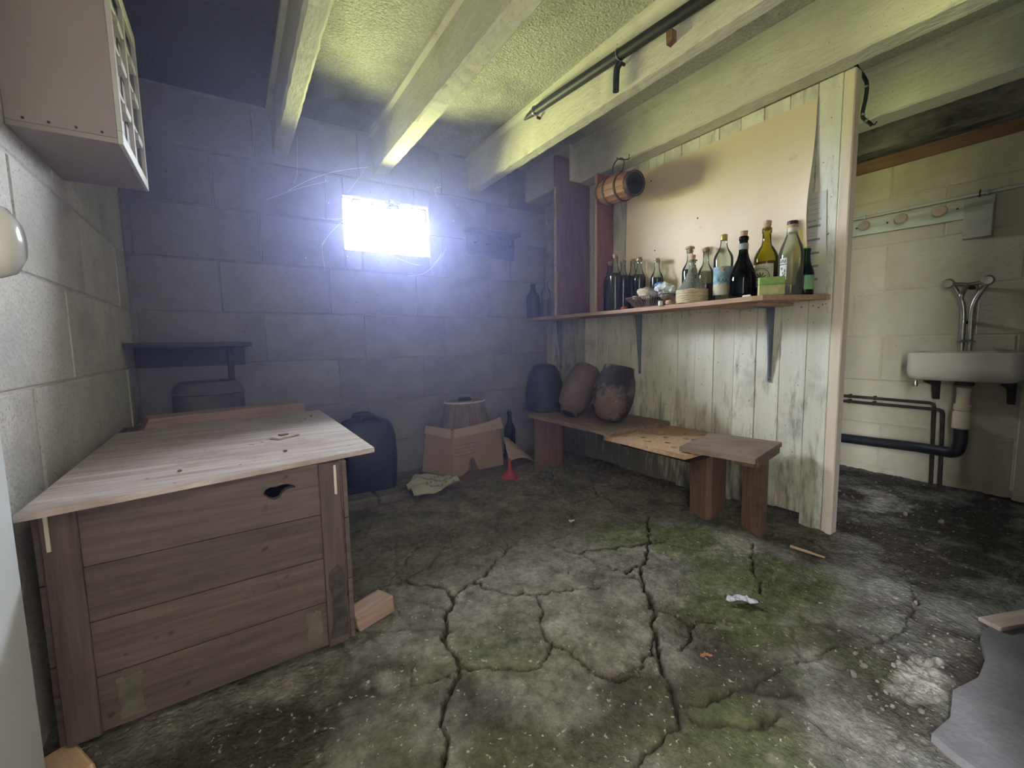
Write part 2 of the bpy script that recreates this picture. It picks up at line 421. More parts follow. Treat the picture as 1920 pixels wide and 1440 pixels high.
def build_floor():
    xs = np.concatenate([np.arange(L - 0.03, RW + 0.06, 0.0046)])
    ys = np.concatenate([np.arange(FRONT - 0.05, -0.02, 0.05), np.arange(0.0, D + 0.03, 0.0046)])
    X, Y = np.meshgrid(xs, ys)
    Z = (fbm(X, Y, 1.7, 3, 1) - 0.5) * 0.020 + (fbm(X, Y, 9, 3, 2) - 0.5) * 0.010 + (fbm(X, Y, 60, 2, 3) - 0.5) * 0.004
    crack = np.zeros_like(X); rub = np.zeros_like(X)
    jr = np.random.default_rng(5)
    jx = (fbm(X, Y, 30, 4, 11) - 0.5) * 0.034; jy = (fbm(X, Y, 30, 4, 12) - 0.5) * 0.034
    XJ, YJ = X + jx, Y + jy
    for w, pl in CRACKS:
        wid = 0.0015 + 0.0014 * w
        pl = np.array(pl)
        for a, b in zip(pl[:-1], pl[1:]):
            pad = 0.12
            i0, i1 = np.searchsorted(xs, min(a[0], b[0]) - pad), np.searchsorted(xs, max(a[0], b[0]) + pad)
            j0, j1 = np.searchsorted(ys, min(a[1], b[1]) - pad), np.searchsorted(ys, max(a[1], b[1]) + pad)
            if i1 <= i0 or j1 <= j0:
                continue
            px, py = XJ[j0:j1, i0:i1], YJ[j0:j1, i0:i1]
            d = b - a; q = max(float(d @ d), 1e-9)
            t = np.clip(((px - a[0]) * d[0] + (py - a[1]) * d[1]) / q, 0, 1)
            dist = np.hypot(px - a[0] - t * d[0], py - a[1] - t * d[1])
            c = np.clip(1.35 - dist / wid, 0, 1) * min(1.0, 0.40 + 0.22 * w)
            crack[j0:j1, i0:i1] = np.maximum(crack[j0:j1, i0:i1], c)
            rub[j0:j1, i0:i1] = np.maximum(rub[j0:j1, i0:i1], np.exp(-(dist / (0.012 * w)) ** 2))
    # hairline map cracking between the large cracks
    def vor(sc, seed):
        g = np.random.default_rng(seed).random((128, 128, 2))
        u, w2 = XJ * sc, YJ * sc
        iu, iw = np.floor(u).astype(int), np.floor(w2).astype(int)
        f1 = np.full(X.shape, 9.0); f2 = np.full(X.shape, 9.0)
        for du in (-1, 0, 1):
            for dw in (-1, 0, 1):
                h = g[(iu + du) % 128, (iw + dw) % 128]
                dd = np.hypot(iu + du + h[..., 0] - u, iw + dw + h[..., 1] - w2)
                f2 = np.minimum(f2, np.maximum(f1, dd)); f1 = np.minimum(f1, dd)
        return f2 - f1
    hair = np.clip(1 - vor(4.2, 21) / 0.035, 0, 1) * np.clip((fbm(X, Y, 2.6, 2, 31) - 0.50) * 6, 0, 1)
    Z -= crack * 0.020 + hair * 0.004
    # broken, crumbling ground along the cracks, under the partition and in the passage
    rough_m = np.clip(np.exp(-((X - 2.0) / 0.20) ** 2) * (Y > 0.7) + 0.8 * np.exp(-(((X - 1.30) / 0.25) ** 2 + ((Y - 0.30) / 0.12) ** 2)) + (X > 2.15) * 0.5 + rub * 0.45, 0, 1)
    Z += rough_m * (fbm(X, Y, 45, 3, 41) - 0.5) * 0.020
    Z[:, :] = np.minimum(Z, 0.012)
    # masks: moss, dark tone with painted shade, pale dust with painted light
    def blob(x, y, sx, sy):
        return np.exp(-(((X - x) / sx) ** 2 + ((Y - y) / sy) ** 2))
    n1 = fbm(X, Y, 5, 5, 51); n2 = fbm(X, Y, 7, 5, 61); n3 = fbm(X, Y, 11, 5, 71)
    moss = blob(1.46, 0.80, .16, .16) * 1.2 + blob(1.40, 1.02, .20, .16) * 0.9 + blob(1.25, 0.70, .24, .12) + blob(1.58, 0.62, .14, .10) + blob(1.55, 1.15, .18, .14) * 0.6 + blob(0.45, 0.85, .35, .22) * 0.55 + blob(1.35, 1.25, .25, .18) * 0.4 + blob(1.0, .45, .35, .2) * .7
    moss = np.clip(moss * 1.15 * np.clip((n1 - .30) * 3.2, 0, 1) + (n1 - 0.66) * 0.6, 0, 0.85)
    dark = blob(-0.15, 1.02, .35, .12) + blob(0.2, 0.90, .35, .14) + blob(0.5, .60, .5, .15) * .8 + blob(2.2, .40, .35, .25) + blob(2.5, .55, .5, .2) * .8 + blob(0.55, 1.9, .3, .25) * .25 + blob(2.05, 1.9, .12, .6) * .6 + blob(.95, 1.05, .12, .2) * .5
    dark += np.clip((X - 2.02) / .15, 0, 1) * .9 + blob(1.85, .45, .35, .22) * .9 + blob(1.6, .25, .4, .15) * .5 + np.clip((1.0 - Y) / .5, 0, 1) * .75 * np.clip((1.75 - X) / .5, 0, 1)  # painted shade: passage and near floor darkened against the window light
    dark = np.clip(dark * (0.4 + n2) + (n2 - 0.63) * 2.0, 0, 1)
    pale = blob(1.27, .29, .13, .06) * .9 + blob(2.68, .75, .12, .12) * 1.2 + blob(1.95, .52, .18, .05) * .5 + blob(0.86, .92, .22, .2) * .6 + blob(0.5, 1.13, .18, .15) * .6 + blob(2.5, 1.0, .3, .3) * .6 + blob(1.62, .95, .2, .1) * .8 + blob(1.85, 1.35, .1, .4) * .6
    pale += blob(1.35, 1.85, .55, .45) * .45 + blob(1.75, 1.5, .2, .5) * .35  # painted light: floor before the bench lightened as if lit
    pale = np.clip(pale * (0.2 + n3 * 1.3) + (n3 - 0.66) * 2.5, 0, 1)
    nx, ny = len(xs), len(ys)
    me = bpy.data.meshes.new('floor')
    nv = nx * ny
    me.vertices.add(nv)
    me.vertices.foreach_set('co', np.stack([X.ravel(), Y.ravel(), Z.ravel()], 1).astype(np.float32).ravel())
    a = (np.arange(ny - 1)[:, None] * nx + np.arange(nx - 1)[None, :]).ravel()
    quads = np.stack([a, a + 1, a + nx + 1, a + nx], 1).astype(np.int32)
    nq = len(quads)
    me.loops.add(nq * 4); me.polygons.add(nq)
    me.loops.foreach_set('vertex_index', quads.ravel())
    me.polygons.foreach_set('loop_start', np.arange(0, nq * 4, 4, dtype=np.int32))
    me.update(calc_edges=True)
    me.shade_smooth()
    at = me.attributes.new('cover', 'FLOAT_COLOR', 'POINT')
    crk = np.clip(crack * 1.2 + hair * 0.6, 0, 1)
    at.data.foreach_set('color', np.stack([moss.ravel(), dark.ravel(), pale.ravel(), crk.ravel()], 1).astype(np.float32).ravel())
    # material
    m, nt, b = new_mat('mossy_concrete')
    N, Lk = nt.nodes.new, nt.links.new
    at_n = N('ShaderNodeAttribute'); at_n.attribute_name = 'cover'
    sp = N('ShaderNodeSeparateColor'); Lk(at_n.outputs['Color'], sp.inputs[0])
    tc = N('ShaderNodeTexCoord')
    nz = N('ShaderNodeTexNoise'); nz.inputs['Scale'].default_value = 7; nz.inputs['Detail'].default_value = 8; nz.inputs['Roughness'].default_value = 0.7
    Lk(tc.outputs['Object'], nz.inputs['Vector'])
    mr = N('ShaderNodeMapRange'); mr.inputs['From Min'].default_value = 0.32; mr.inputs['From Max'].default_value = 0.68
    Lk(nz.outputs['Fac'], mr.inputs['Value'])
    def mixc(fac, A, B):
        x = N('ShaderNodeMix'); x.data_type = 'RGBA'
        if isinstance(fac, float): x.inputs['Factor'].default_value = fac
        else: Lk(fac, x.inputs['Factor'])
        for k, c in (('A', A), ('B', B)):
            if isinstance(c, tuple): x.inputs[k].default_value = (*c, 1)
            else: Lk(c, x.inputs[k])
        return x.outputs['Result']
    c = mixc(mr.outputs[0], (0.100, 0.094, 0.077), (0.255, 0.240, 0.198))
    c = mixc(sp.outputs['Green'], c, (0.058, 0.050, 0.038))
    c = mixc(sp.outputs['Red'], c, mixc(mr.outputs[0], (0.050, 0.062, 0.022), (0.140, 0.150, 0.066)))
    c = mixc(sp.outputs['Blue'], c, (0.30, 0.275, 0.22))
    fn_ = N('ShaderNodeTexNoise'); fn_.inputs['Scale'].default_value = 38; fn_.inputs['Detail'].default_value = 6; fn_.inputs['Roughness'].default_value = 0.75
    Lk(tc.outputs['Object'], fn_.inputs['Vector'])
    fr_ = N('ShaderNodeMapRange'); fr_.inputs['From Min'].default_value = 0.3; fr_.inputs['From Max'].default_value = 0.7; fr_.inputs['To Min'].default_value = 0.55; fr_.inputs['To Max'].default_value = 1.45
    Lk(fn_.outputs['Fac'], fr_.inputs['Value'])
    hv = N('ShaderNodeHueSaturation'); Lk(fr_.outputs[0], hv.inputs['Value']); Lk(c, hv.inputs['Color']); c = hv.outputs['Color']
    sk = N('ShaderNodeTexNoise'); sk.inputs['Scale'].default_value = 75; sk.inputs['Detail'].default_value = 2
    Lk(tc.outputs['Object'], sk.inputs['Vector'])
    sr = N('ShaderNodeMapRange'); sr.inputs['From Min'].default_value = 0.665; sr.inputs['From Max'].default_value = 0.72
    Lk(sk.outputs['Fac'], sr.inputs['Value'])
    c = mixc(sr.outputs[0], c, (0.32, 0.30, 0.25))
    c = mixc(at_n.outputs['Alpha'], c, (0.045, 0.036, 0.028))
    Lk(c, b.inputs['Base Color'])
    b.inputs['Roughness'].default_value = 1.0; b.inputs['Specular IOR Level'].default_value = 0.02
    nb = N('ShaderNodeTexNoise'); nb.inputs['Scale'].default_value = 90; nb.inputs['Detail'].default_value = 5
    Lk(tc.outputs['Object'], nb.inputs['Vector'])
    bp = N('ShaderNodeBump'); bp.inputs['Strength'].default_value = 0.9; bp.inputs['Distance'].default_value = 0.010
    Lk(nb.outputs['Fac'], bp.inputs['Height']); Lk(bp.outputs[0], b.inputs['Normal'])
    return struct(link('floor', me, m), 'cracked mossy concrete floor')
floor = build_floor()

# ------------------------------------------------------------------ block walls
BH, BL, GAP = 0.256, 0.511, 0.005
_block_cache = {}
def block_me(lu, lz, t, key):
    k = (round(lu, 3), round(lz, 3), t, key)
    if k not in _block_cache:
        _block_cache[k] = box_me('concrete_block', -lu / 2, lu / 2, -t, 0, -lz / 2, lz / 2, bevel=0.004)
    return _block_cache[k]

def rect_minus(r, h):
    u0, u1, z0, z1 = r; a0, a1, b0, b1 = h
    if u1 <= a0 or u0 >= a1 or z1 <= b0 or z0 >= b1:
        return [r]
    out = []
    if u0 < a0: out.append((u0, a0, z0, z1))
    if u1 > a1: out.append((a1, u1, z0, z1))
    m0, m1 = max(u0, a0), min(u1, a1)
    if z0 < b0: out.append((m0, m1, z0, b0))
    if z1 > b1: out.append((m0, m1, b1, z1))
    return out

def block_wall(parent, to_world, rotz, u0, u1, z0, phases, m, holes=(), ztop=CEIL, t=0.03, key=''):
    """running-bond blocks; u is the wall's horizontal coordinate"""
    k = 0; z = z0
    while z < ztop - 0.01:
        za, zb = max(z, -0.02), min(z + BH, ztop)
        ph = phases(k)
        u = ph + math.floor((u0 - ph) / BL) * BL
        while u < u1:
            ua, ub = max(u, u0), min(u + BL, u1)
            rects = [(ua, ub, za, zb)]
            for h in holes:
                rects = [q for r in rects for q in rect_minus(r, h)]
            for a, b_, c, d in rects:
                lu, lz = b_ - a - GAP, d - c - GAP
                if lu > 0.02 and lz > 0.02:
                    o = link('concrete_block', block_me(lu, lz, t, key), m, parent)
                    o.location = to_world((a + b_) / 2, (c + d) / 2, random.uniform(-0.002, 0.002))
                    o.rotation_euler = (random.uniform(-.002, .002), 0, rotz + random.uniform(-.003, .003))
            u += BL
        z += BH; k += 1

R0 = 0.0035   # mortar lies this far behind the block faces
# back wall, with the two small windows
def frame_boxes(u0, u1, z0, z1, holes):
    """rectangle minus holes as column strips"""
    us = sorted({u0, u1, *[h[0] for h in holes], *[h[1] for h in holes]})
    out = []
    for a, b in zip(us[:-1], us[1:]):
        hs = [h for h in holes if h[0] <= a + 1e-6 and h[1] >= b - 1e-6]
        if not hs: out.append((a, b, z0, z1))
        else:
            h = hs[0]
            if h[2] > z0: out.append((a, b, z0, h[2]))
            if h[3] < z1: out.append((a, b, h[3], z1))
    return out
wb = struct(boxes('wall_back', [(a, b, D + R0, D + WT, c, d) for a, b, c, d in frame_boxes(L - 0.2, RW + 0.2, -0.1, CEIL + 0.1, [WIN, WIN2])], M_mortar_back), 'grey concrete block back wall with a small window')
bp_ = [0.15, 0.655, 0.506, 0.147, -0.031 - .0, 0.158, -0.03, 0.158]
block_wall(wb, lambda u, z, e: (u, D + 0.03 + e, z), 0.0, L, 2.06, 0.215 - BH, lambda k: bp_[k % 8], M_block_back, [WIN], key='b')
block_wall(wb, lambda u, z, e: (u, D + 0.03 + e, z), 0.0, 2.07, RW, 0.215 - BH, lambda k: bp_[k % 8], M_block_right, [WIN2], key='bp')
# left wall
wl = struct(box('wall_left', L - 0.2, L - R0, FRONT - 0.2, D + 0.2, -0.1, CEIL + 0.1, M_mortar_left, bevel=0), 'pale concrete block left wall')
lp_ = [1.70, 1.39, 1.394, 1.702, 1.404, 1.70, 1.39, 1.70]
block_wall(wl, lambda u, z, e: (L - 0.03 + e, u, z), math.radians(90), FRONT, D, 0.215 - BH, lambda k: lp_[k % 8], M_block_left, key='l')
# right wall of the passage
wr = struct(box('wall_right', RW + R0, RW + 0.2, FRONT - 0.2, D + 0.2, -0.1, CEIL + 0.1, M_mortar_right, bevel=0), 'cream painted block wall of the passage')
rp_ = [0.92, 0.70, 0.938, 0.57, 0.939, 0.71, 0.94, 0.71]
block_wall(wr, lambda u, z, e: (RW + 0.03 + e, u, z), math.radians(-90), FRONT, D, 0.036, lambda k: rp_[k % 8], M_block_right, key='r')
pil = struct(box('wall_pier', RW - 0.035, RW + 0.02, FRONT, 0.395, -0.05, CEIL, M_block_right, bevel=0.006), 'cream painted pier at the end of the passage wall')
# front wall behind the camera
wf = struct(boxes('wall_front', [(a, b, FRONT - 0.2, FRONT - R0, c, d) for a, b, c, d in frame_boxes(L - 0.2, RW + 0.2, -0.1, CEIL + 0.1, [DOOR])], M_mortar_back), 'block wall with the doorway the viewer stands in')
block_wall(wf, lambda u, z, e: (u, FRONT - 0.03 + e, z), math.radians(180), L, RW, 0.215 - BH, lambda k: bp_[(k + 1) % 8], M_block_back, [DOOR], key='f')
# added blockers outside the doorway: unseen wall and ground cut its light
M_blocker = mat('blocker_dark', (0.075, 0.065, 0.055), (0.115, 0.10, 0.085), scale=5, rough=0.95, bump=0.4, bscale=30, rand=0)
struct(box('wall_light_blocker', -2.2, 2.8, -1.45, -1.25, -0.3, 3.3, M_blocker, bevel=0.01), 'unseen wall added outside to block doorway light')
struct(box('ground_light_blocker', -2.2, 2.8, -1.25, FRONT - 0.2, -0.2, -0.06, M_blocker, bevel=0), 'unseen ground slab added outside to block light from below')
# windows: pane and thin frame set deep in the reveal
def window(name, W, lab, q=.005):
    o = struct(boxes(name, [(W[0], W[0] + q, D + .045, D + .070, W[2], W[3]), (W[1] - q, W[1], D + .045, D + .070, W[2], W[3]),
                            (W[0] + q, W[1] - q, D + .045, D + .070, W[2], W[2] + q), (W[0] + q, W[1] - q, D + .045, D + .070, W[3] - q, W[3])], M_frame_wood), lab)
    box('pane', W[0] + q, W[1] - q, D + .056, D + .059, W[2] + q, W[3] - q, M_pane, o, bevel=0)
    return o
win1 = window('window_1', WIN, 'small bright window high in the back wall')
win2 = window('window_2', WIN2, 'small window at the far end of the passage')

# ceiling and beams: colour darkens over the bay by the left wall and the far end of the next one
def darken_ceiling():
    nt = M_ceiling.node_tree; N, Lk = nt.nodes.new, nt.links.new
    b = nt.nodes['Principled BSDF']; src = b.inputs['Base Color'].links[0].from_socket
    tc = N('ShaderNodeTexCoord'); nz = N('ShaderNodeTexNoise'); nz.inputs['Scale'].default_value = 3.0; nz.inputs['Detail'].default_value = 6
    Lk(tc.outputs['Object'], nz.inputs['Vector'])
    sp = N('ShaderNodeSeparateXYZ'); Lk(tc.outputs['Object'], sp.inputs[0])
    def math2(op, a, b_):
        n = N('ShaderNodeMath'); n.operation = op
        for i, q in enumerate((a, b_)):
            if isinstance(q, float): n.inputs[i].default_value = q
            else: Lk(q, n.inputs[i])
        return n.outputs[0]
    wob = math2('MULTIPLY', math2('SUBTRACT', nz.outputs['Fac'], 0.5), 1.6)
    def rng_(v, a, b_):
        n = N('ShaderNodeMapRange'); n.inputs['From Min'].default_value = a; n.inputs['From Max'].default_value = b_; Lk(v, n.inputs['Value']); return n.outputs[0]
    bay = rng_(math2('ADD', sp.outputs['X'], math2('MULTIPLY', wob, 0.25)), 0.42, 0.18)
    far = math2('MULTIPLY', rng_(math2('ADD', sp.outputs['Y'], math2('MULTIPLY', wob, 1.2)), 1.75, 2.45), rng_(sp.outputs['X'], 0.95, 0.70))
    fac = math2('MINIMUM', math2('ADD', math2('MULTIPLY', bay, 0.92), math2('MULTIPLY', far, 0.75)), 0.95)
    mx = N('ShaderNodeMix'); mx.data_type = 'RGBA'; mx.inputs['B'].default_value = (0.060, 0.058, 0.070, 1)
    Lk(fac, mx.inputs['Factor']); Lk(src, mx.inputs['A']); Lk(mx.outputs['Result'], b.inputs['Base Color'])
darken_ceiling()
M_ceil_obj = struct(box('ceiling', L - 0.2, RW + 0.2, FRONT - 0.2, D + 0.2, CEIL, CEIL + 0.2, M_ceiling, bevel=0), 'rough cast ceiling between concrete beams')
def beam(x0, x1, y0, y1, z0, lab, flare=0.02, m=M_beam):
    """precast beam with rough arris and a mortar fillet against the ceiling"""
    ys = np.arange(y0, y1 + 0.04, 0.04); ys[-1] = y1
    jr = np.random.default_rng(int(x0 * 1000))
    v, f = [], []
    n = 8
    for i, y in enumerate(ys):
        e = lambda s=0.0014: jr.normal(0, s * .55)
        ring = [(x0 - flare, CEIL + .01), (x0 - flare * .9, CEIL - .018), (x0, CEIL - .03), (x0 + e(.002), z0 + .006 + abs(e())), (x0 + .008 + abs(e(.004)), z0 + e(.0015)),
                (x1 - .008 - abs(e(.004)), z0 + e(.0015)), (x1 + e(.002), z0 + .006 + abs(e())), (x1 + flare, CEIL + .01)]
        v += [(a, y, b) for a, b in ring]
        if i:
            o = (i - 1) * n
            f += [(o + k, o + (k + 1) % n, o + n + (k + 1) % n, o + n + k) for k in range(n)]
    f += [tuple(range(n)), tuple(range((len(ys) - 1) * n, len(ys) * n))]
    return struct(mesh('ceiling_beam', v, f, m), lab)
beam(0.242, 0.315, FRONT, D + .01, 1.80, 'concrete ceiling beam nearest the left wall cabinet')
beam(0.755, 0.838, FRONT, D + .01, 1.80, 'concrete ceiling beam running to just above the window')
beam(1.376, 1.450, FRONT, D + .01, 1.80, 'concrete ceiling beam carrying the black pipe')
beam(1.900, 2.003, FRONT, 2.135, 1.80, 'concrete ceiling beam along the top of the partition', flare=0.045)
struct(box('ceiling_beam', 1.832, 2.003, 2.136, D + .01, 1.80, CEIL + .01, M_beam, bevel=0.004), 'thicker end of the beam above the partition')
beam(2.535, 2.67, FRONT, D + .01, 1.80, 'concrete ceiling beam over the middle of the passage')
beam(2.985, RW + .02, FRONT, D + .01, 1.805, 'dark streaked concrete beam against the passage wall', flare=0.01, m=M_dark_streak)
struct(box('trim_1', 2.70, 2.975, FRONT, D, CEIL - 0.004, CEIL + 0.004, M_dark_streak, bevel=0), 'dark streaked strip of passage ceiling')
struct(box('trim_2', RW - 0.022, RW + 0.004, FRONT, D, 1.742, 1.806, M_plate_wood, bevel=0.003), 'brown timber strip along the top of the passage wall')

# black mould has crept up the lower planks in ragged streaks
def mouldy(m, ztop):
    nt = m.node_tree; N, Lk = nt.nodes.new, nt.links.new
    b = nt.nodes['Principled BSDF']; src = b.inputs['Base Color'].links[0].from_socket
    tc = N('ShaderNodeTexCoord'); sp = N('ShaderNodeSeparateXYZ'); Lk(tc.outputs['Object'], sp.inputs[0])
    mp = N('ShaderNodeMapping'); mp.inputs['Scale'].default_value = (1, 9, 1.6); Lk(tc.outputs['Object'], mp.inputs['Vector'])
    nz = N('ShaderNodeTexNoise'); nz.inputs['Scale'].default_value = 3.2; nz.inputs['Detail'].default_value = 7; nz.inputs['Roughness'].default_value = .7; Lk(mp.outputs[0], nz.inputs['Vector'])
    ht = N('ShaderNodeMapRange'); ht.inputs['From Min'].default_value = ztop; ht.inputs['From Max'].default_value = 0.02; ht.inputs['To Max'].default_value = .42; Lk(sp.outputs['Z'], ht.inputs['Value'])
    far = N('ShaderNodeMapRange'); far.inputs['From Min'].default_value = 1.0; far.inputs['From Max'].default_value = 1.9; far.inputs['To Min'].default_value = .35; Lk(sp.outputs['Y'], far.inputs['Value'])
    mu = N('ShaderNodeMath'); mu.operation = 'MULTIPLY'; Lk(ht.outputs[0], mu.inputs[0]); Lk(far.outputs[0], mu.inputs[1])
    ad = N('ShaderNodeMath'); ad.operation = 'ADD'; Lk(nz.outputs['Fac'], ad.inputs[0]); Lk(mu.outputs[0], ad.inputs[1])
    rp = N('ShaderNodeMapRange'); rp.inputs['From Min'].default_value = .56; rp.inputs['From Max'].default_value = .80; rp.inputs['To Max'].default_value = .85; Lk(ad.outputs[0], rp.inputs['Value'])
    mx = N('ShaderNodeMix'); mx.data_type = 'RGBA'; mx.inputs['B'].default_value = (0.075, 0.070, 0.062, 1)
    Lk(rp.outputs[0], mx.inputs['Factor']); Lk(src, mx.inputs['A']); Lk(mx.outputs['Result'], b.inputs['Base Color'])
mouldy(M_plank, .62); mouldy(M_plank_far, .80)
# ------------------------------------------------------------------ partition of vertical planks
wp = struct(boxes('wall_partition', [(2.028, 2.05, 0.77, D, 0.62, 0.68), (2.028, 2.05, 0.77, D, 1.62, 1.68)], M_frame_wood), 'partition of white painted vertical planks')
ys = [0.762] + [0.845 + 0.1033 * k for k in range(17)] + [D - 0.002]
for k, (a, b) in enumerate(zip(ys[:-1], ys[1:])):
    zb = [0.004, 0.055, 0.050, 0.03, 0.018, 0.02, 0.01, 0.02, 0.012, 0.015][k] if k < 10 else random.uniform(0.005, 0.025)
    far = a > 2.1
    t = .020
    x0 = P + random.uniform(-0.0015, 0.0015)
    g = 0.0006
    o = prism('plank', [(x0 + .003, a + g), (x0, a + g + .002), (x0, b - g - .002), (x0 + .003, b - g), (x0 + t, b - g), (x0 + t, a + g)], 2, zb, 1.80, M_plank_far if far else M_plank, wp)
for k, a in enumerate(ys[:-1]):
    for q in (0.28, 0.72):
        for z in ((0.938,) if a < 1.7 else ()):
            lathe('nail', [(.0034, 0), (.0034, .0012), (.001, .002)], M_frame_wood, wp, n=6, mtx=Matrix.Translation((P - .0002, a + (ys[k + 1] - a) * q + random.uniform(-.01, .01), z + random.uniform(-.006, .006))) @ Matrix.Rotation(math.radians(-90), 4, 'Y'))
pst = box('end_post', 2.000, 2.052, 0.722, 0.7605, 0.0, 1.80, M_post, wp, bevel=0.004)
pst['label'] = 'beige painted end post'

# ------------------------------------------------------------------ object materials
M_hard_edge = wood('pine_edge', (0.50, 0.33, 0.20), (0.62, 0.44, 0.28), axis=1, rough=0.7)
M_shelf = wood('shelf_pine', (0.30, 0.19, 0.125), (0.44, 0.29, 0.19), axis=1, rough=0.75, stain=((0.22, 0.15, 0.11), 4, 0.55, 0.75))
M_brown_board = wood('brown_board', (0.13, 0.075, 0.060), (0.20, 0.12, 0.095), axis=2, rough=0.65)
M_red_board = wood('red_brown_board', (0.20, 0.085, 0.060), (0.29, 0.135, 0.095), axis=2, rough=0.65)
M_bench = wood('bench_brown', (0.17, 0.10, 0.070), (0.28, 0.18, 0.125), axis=2, rough=0.7, stain=((0.10, 0.07, 0.055), 5, 0.55, 0.75))
M_bench_top = mat('bench_top', (0.20, 0.145, 0.110), (0.30, 0.23, 0.18), scale=9, rough=0.75, bump=0.1, speck=((0.45, 0.40, 0.34), 60, 0.72))
M_bench_dark = wood('bench_plank_dark', (0.14, 0.095, 0.075), (0.26, 0.19, 0.14), axis=1, rough=0.8)
M_pegboard = mat('chipboard', (0.42, 0.27, 0.16), (0.56, 0.38, 0.24), scale=60, rough=0.85, bump=0.3, bscale=120, speck=((0.22, 0.13, 0.08), 80, 0.66))
M_steel_blue = mat('blue_grey_enamel', (0.12, 0.15, 0.19), (0.17, 0.20, 0.25), scale=12, rough=0.45, spec=0.5, bump=0.03)
M_black = mat('black_plastic', (0.008, 0.009, 0.011), (0.016, 0.017, 0.02), scale=10, rough=0.5, spec=0.4, bump=0.05)
M_iron = mat('rusty_iron', (0.03, 0.026, 0.022), (0.075, 0.05, 0.035), scale=30, rough=0.7, bump=0.2, metallic=0.4)
M_chest = wood('chest_plank', (0.066, 0.050, 0.043), (0.112, 0.085, 0.073), axis=0, rough=0.75, bump=0.12, stain=((0.125, 0.10, 0.085), 3, 0.56, 0.76), speck=((0.04, 0.03, 0.025), 26, 0.70), rand=0.16)
M_chest_post = wood('chest_post', (0.070, 0.052, 0.045), (0.112, 0.085, 0.074), axis=2, rough=0.75, stain=((0.045, 0.038, 0.034), 5, 0.55, 0.72), rand=0.1)
M_ply = wood('weathered_plywood', (0.34, 0.28, 0.25), (0.55, 0.49, 0.46), axis=0, scale=3.5, rough=0.85, bump=0.3, stain=((0.30, 0.22, 0.17), 3.0, 0.50, 0.72), speck=((0.18, 0.13, 0.10), 35, 0.71))
M_ply_edge = wood('plywood_edge', (0.26, 0.20, 0.16), (0.40, 0.31, 0.24), axis=0)
M_timber = wood('reddish_timber', (0.25, 0.165, 0.135), (0.36, 0.25, 0.20), axis=0, rough=0.8)
M_white_strip = flat('white_plastic_strip', (0.50, 0.47, 0.39))
M_lichen = mat('pale_mould', (0.085, 0.08, 0.055), (0.14, 0.132, 0.095), scale=20, rand=0, bump=0.2)
M_cab = mat('beige_enamel', (0.27, 0.228, 0.198), (0.31, 0.265, 0.232), scale=2, rough=0.5, bump=0.02, rand=0)
M_cab_light = mat('cream_enamel', (0.46, 0.44, 0.39), (0.52, 0.50, 0.45), scale=2, rough=0.45, bump=0.02, rand=0)
M_cab_in = mat('cabinet_inner_board', (0.26, 0.22, 0.20), (0.32, 0.27, 0.245), scale=3, rough=0.6, bump=0.02, rand=0)  # inner boards, close to the beige of the sides
M_knob = mat('porcelain', (0.60, 0.60, 0.54), (0.66, 0.66, 0.60), scale=3, rough=0.12, spec=0.6, bump=0, rand=0, coat=0.4)
M_cork = mat('cork', (0.40, 0.25, 0.16), (0.56, 0.38, 0.26), scale=120, rough=0.9, bump=0.2, bscale=200)
M_gold = mat('gold_cap', (0.46, 0.33, 0.10), (0.58, 0.44, 0.17), scale=10, rough=0.4, metallic=0.6, bump=0)
G_clear = glass_mat('clear_bottle_glass', (0.86, 0.90, 0.84), dirt=0.03)
G_carafe = glass_mat('green_tinged_carafe_glass', (0.70, 0.76, 0.66), dirt=0.30, dirt_col=(0.50, 0.54, 0.44))
G_dusty = glass_mat('dusty_bottle_glass', (0.80, 0.83, 0.74), dirt=0.12, dirt_col=(0.55, 0.55, 0.42))
G_yellow = glass_mat('yellow_green_glass', (0.62, 0.58, 0.06), dirt=0.06, dirt_col=(0.5, 0.48, 0.1))
G_green = glass_mat('green_bottle_glass', (0.06, 0.26, 0.07), dirt=0.03, dirt_col=(0.05, 0.2, 0.06))
G_dark = glass_mat('dark_green_glass', (0.02, 0.05, 0.028), dirt=0.02, dirt_col=(0.04, 0.08, 0.05))
L_wine = mat('dark_wine', (0.006, 0.006, 0.010), (0.008, 0.008, 0.012), rough=0.12, spec=0.5, bump=0, rand=0)
L_red = mat('red_wine', (0.060, 0.010, 0.014), (0.085, 0.014, 0.018), rough=0.1, spec=0.5, bump=0, rand=0)
L_brown = mat('brown_liqueur', (0.11, 0.032, 0.014), (0.14, 0.045, 0.018), rough=0.1, spec=0.5, bump=0, rand=0)
M_straw = mat('straw', (0.46, 0.38, 0.24), (0.66, 0.58, 0.40), scale=60, stretch=(1, 1, 4), rough=0.85, bump=0.3)
M_paper = mat('old_paper', (0.62, 0.61, 0.56), (0.70, 0.69, 0.64), scale=5, rough=0.9, bump=0.05, rand=0)
M_ink = flat('black_ink', (0.035, 0.035, 0.04))
M_grey_ink = flat('grey_ink', (0.22, 0.22, 0.25))
M_tin_ink = flat('dark_tin', (0.08, 0.08, 0.10))

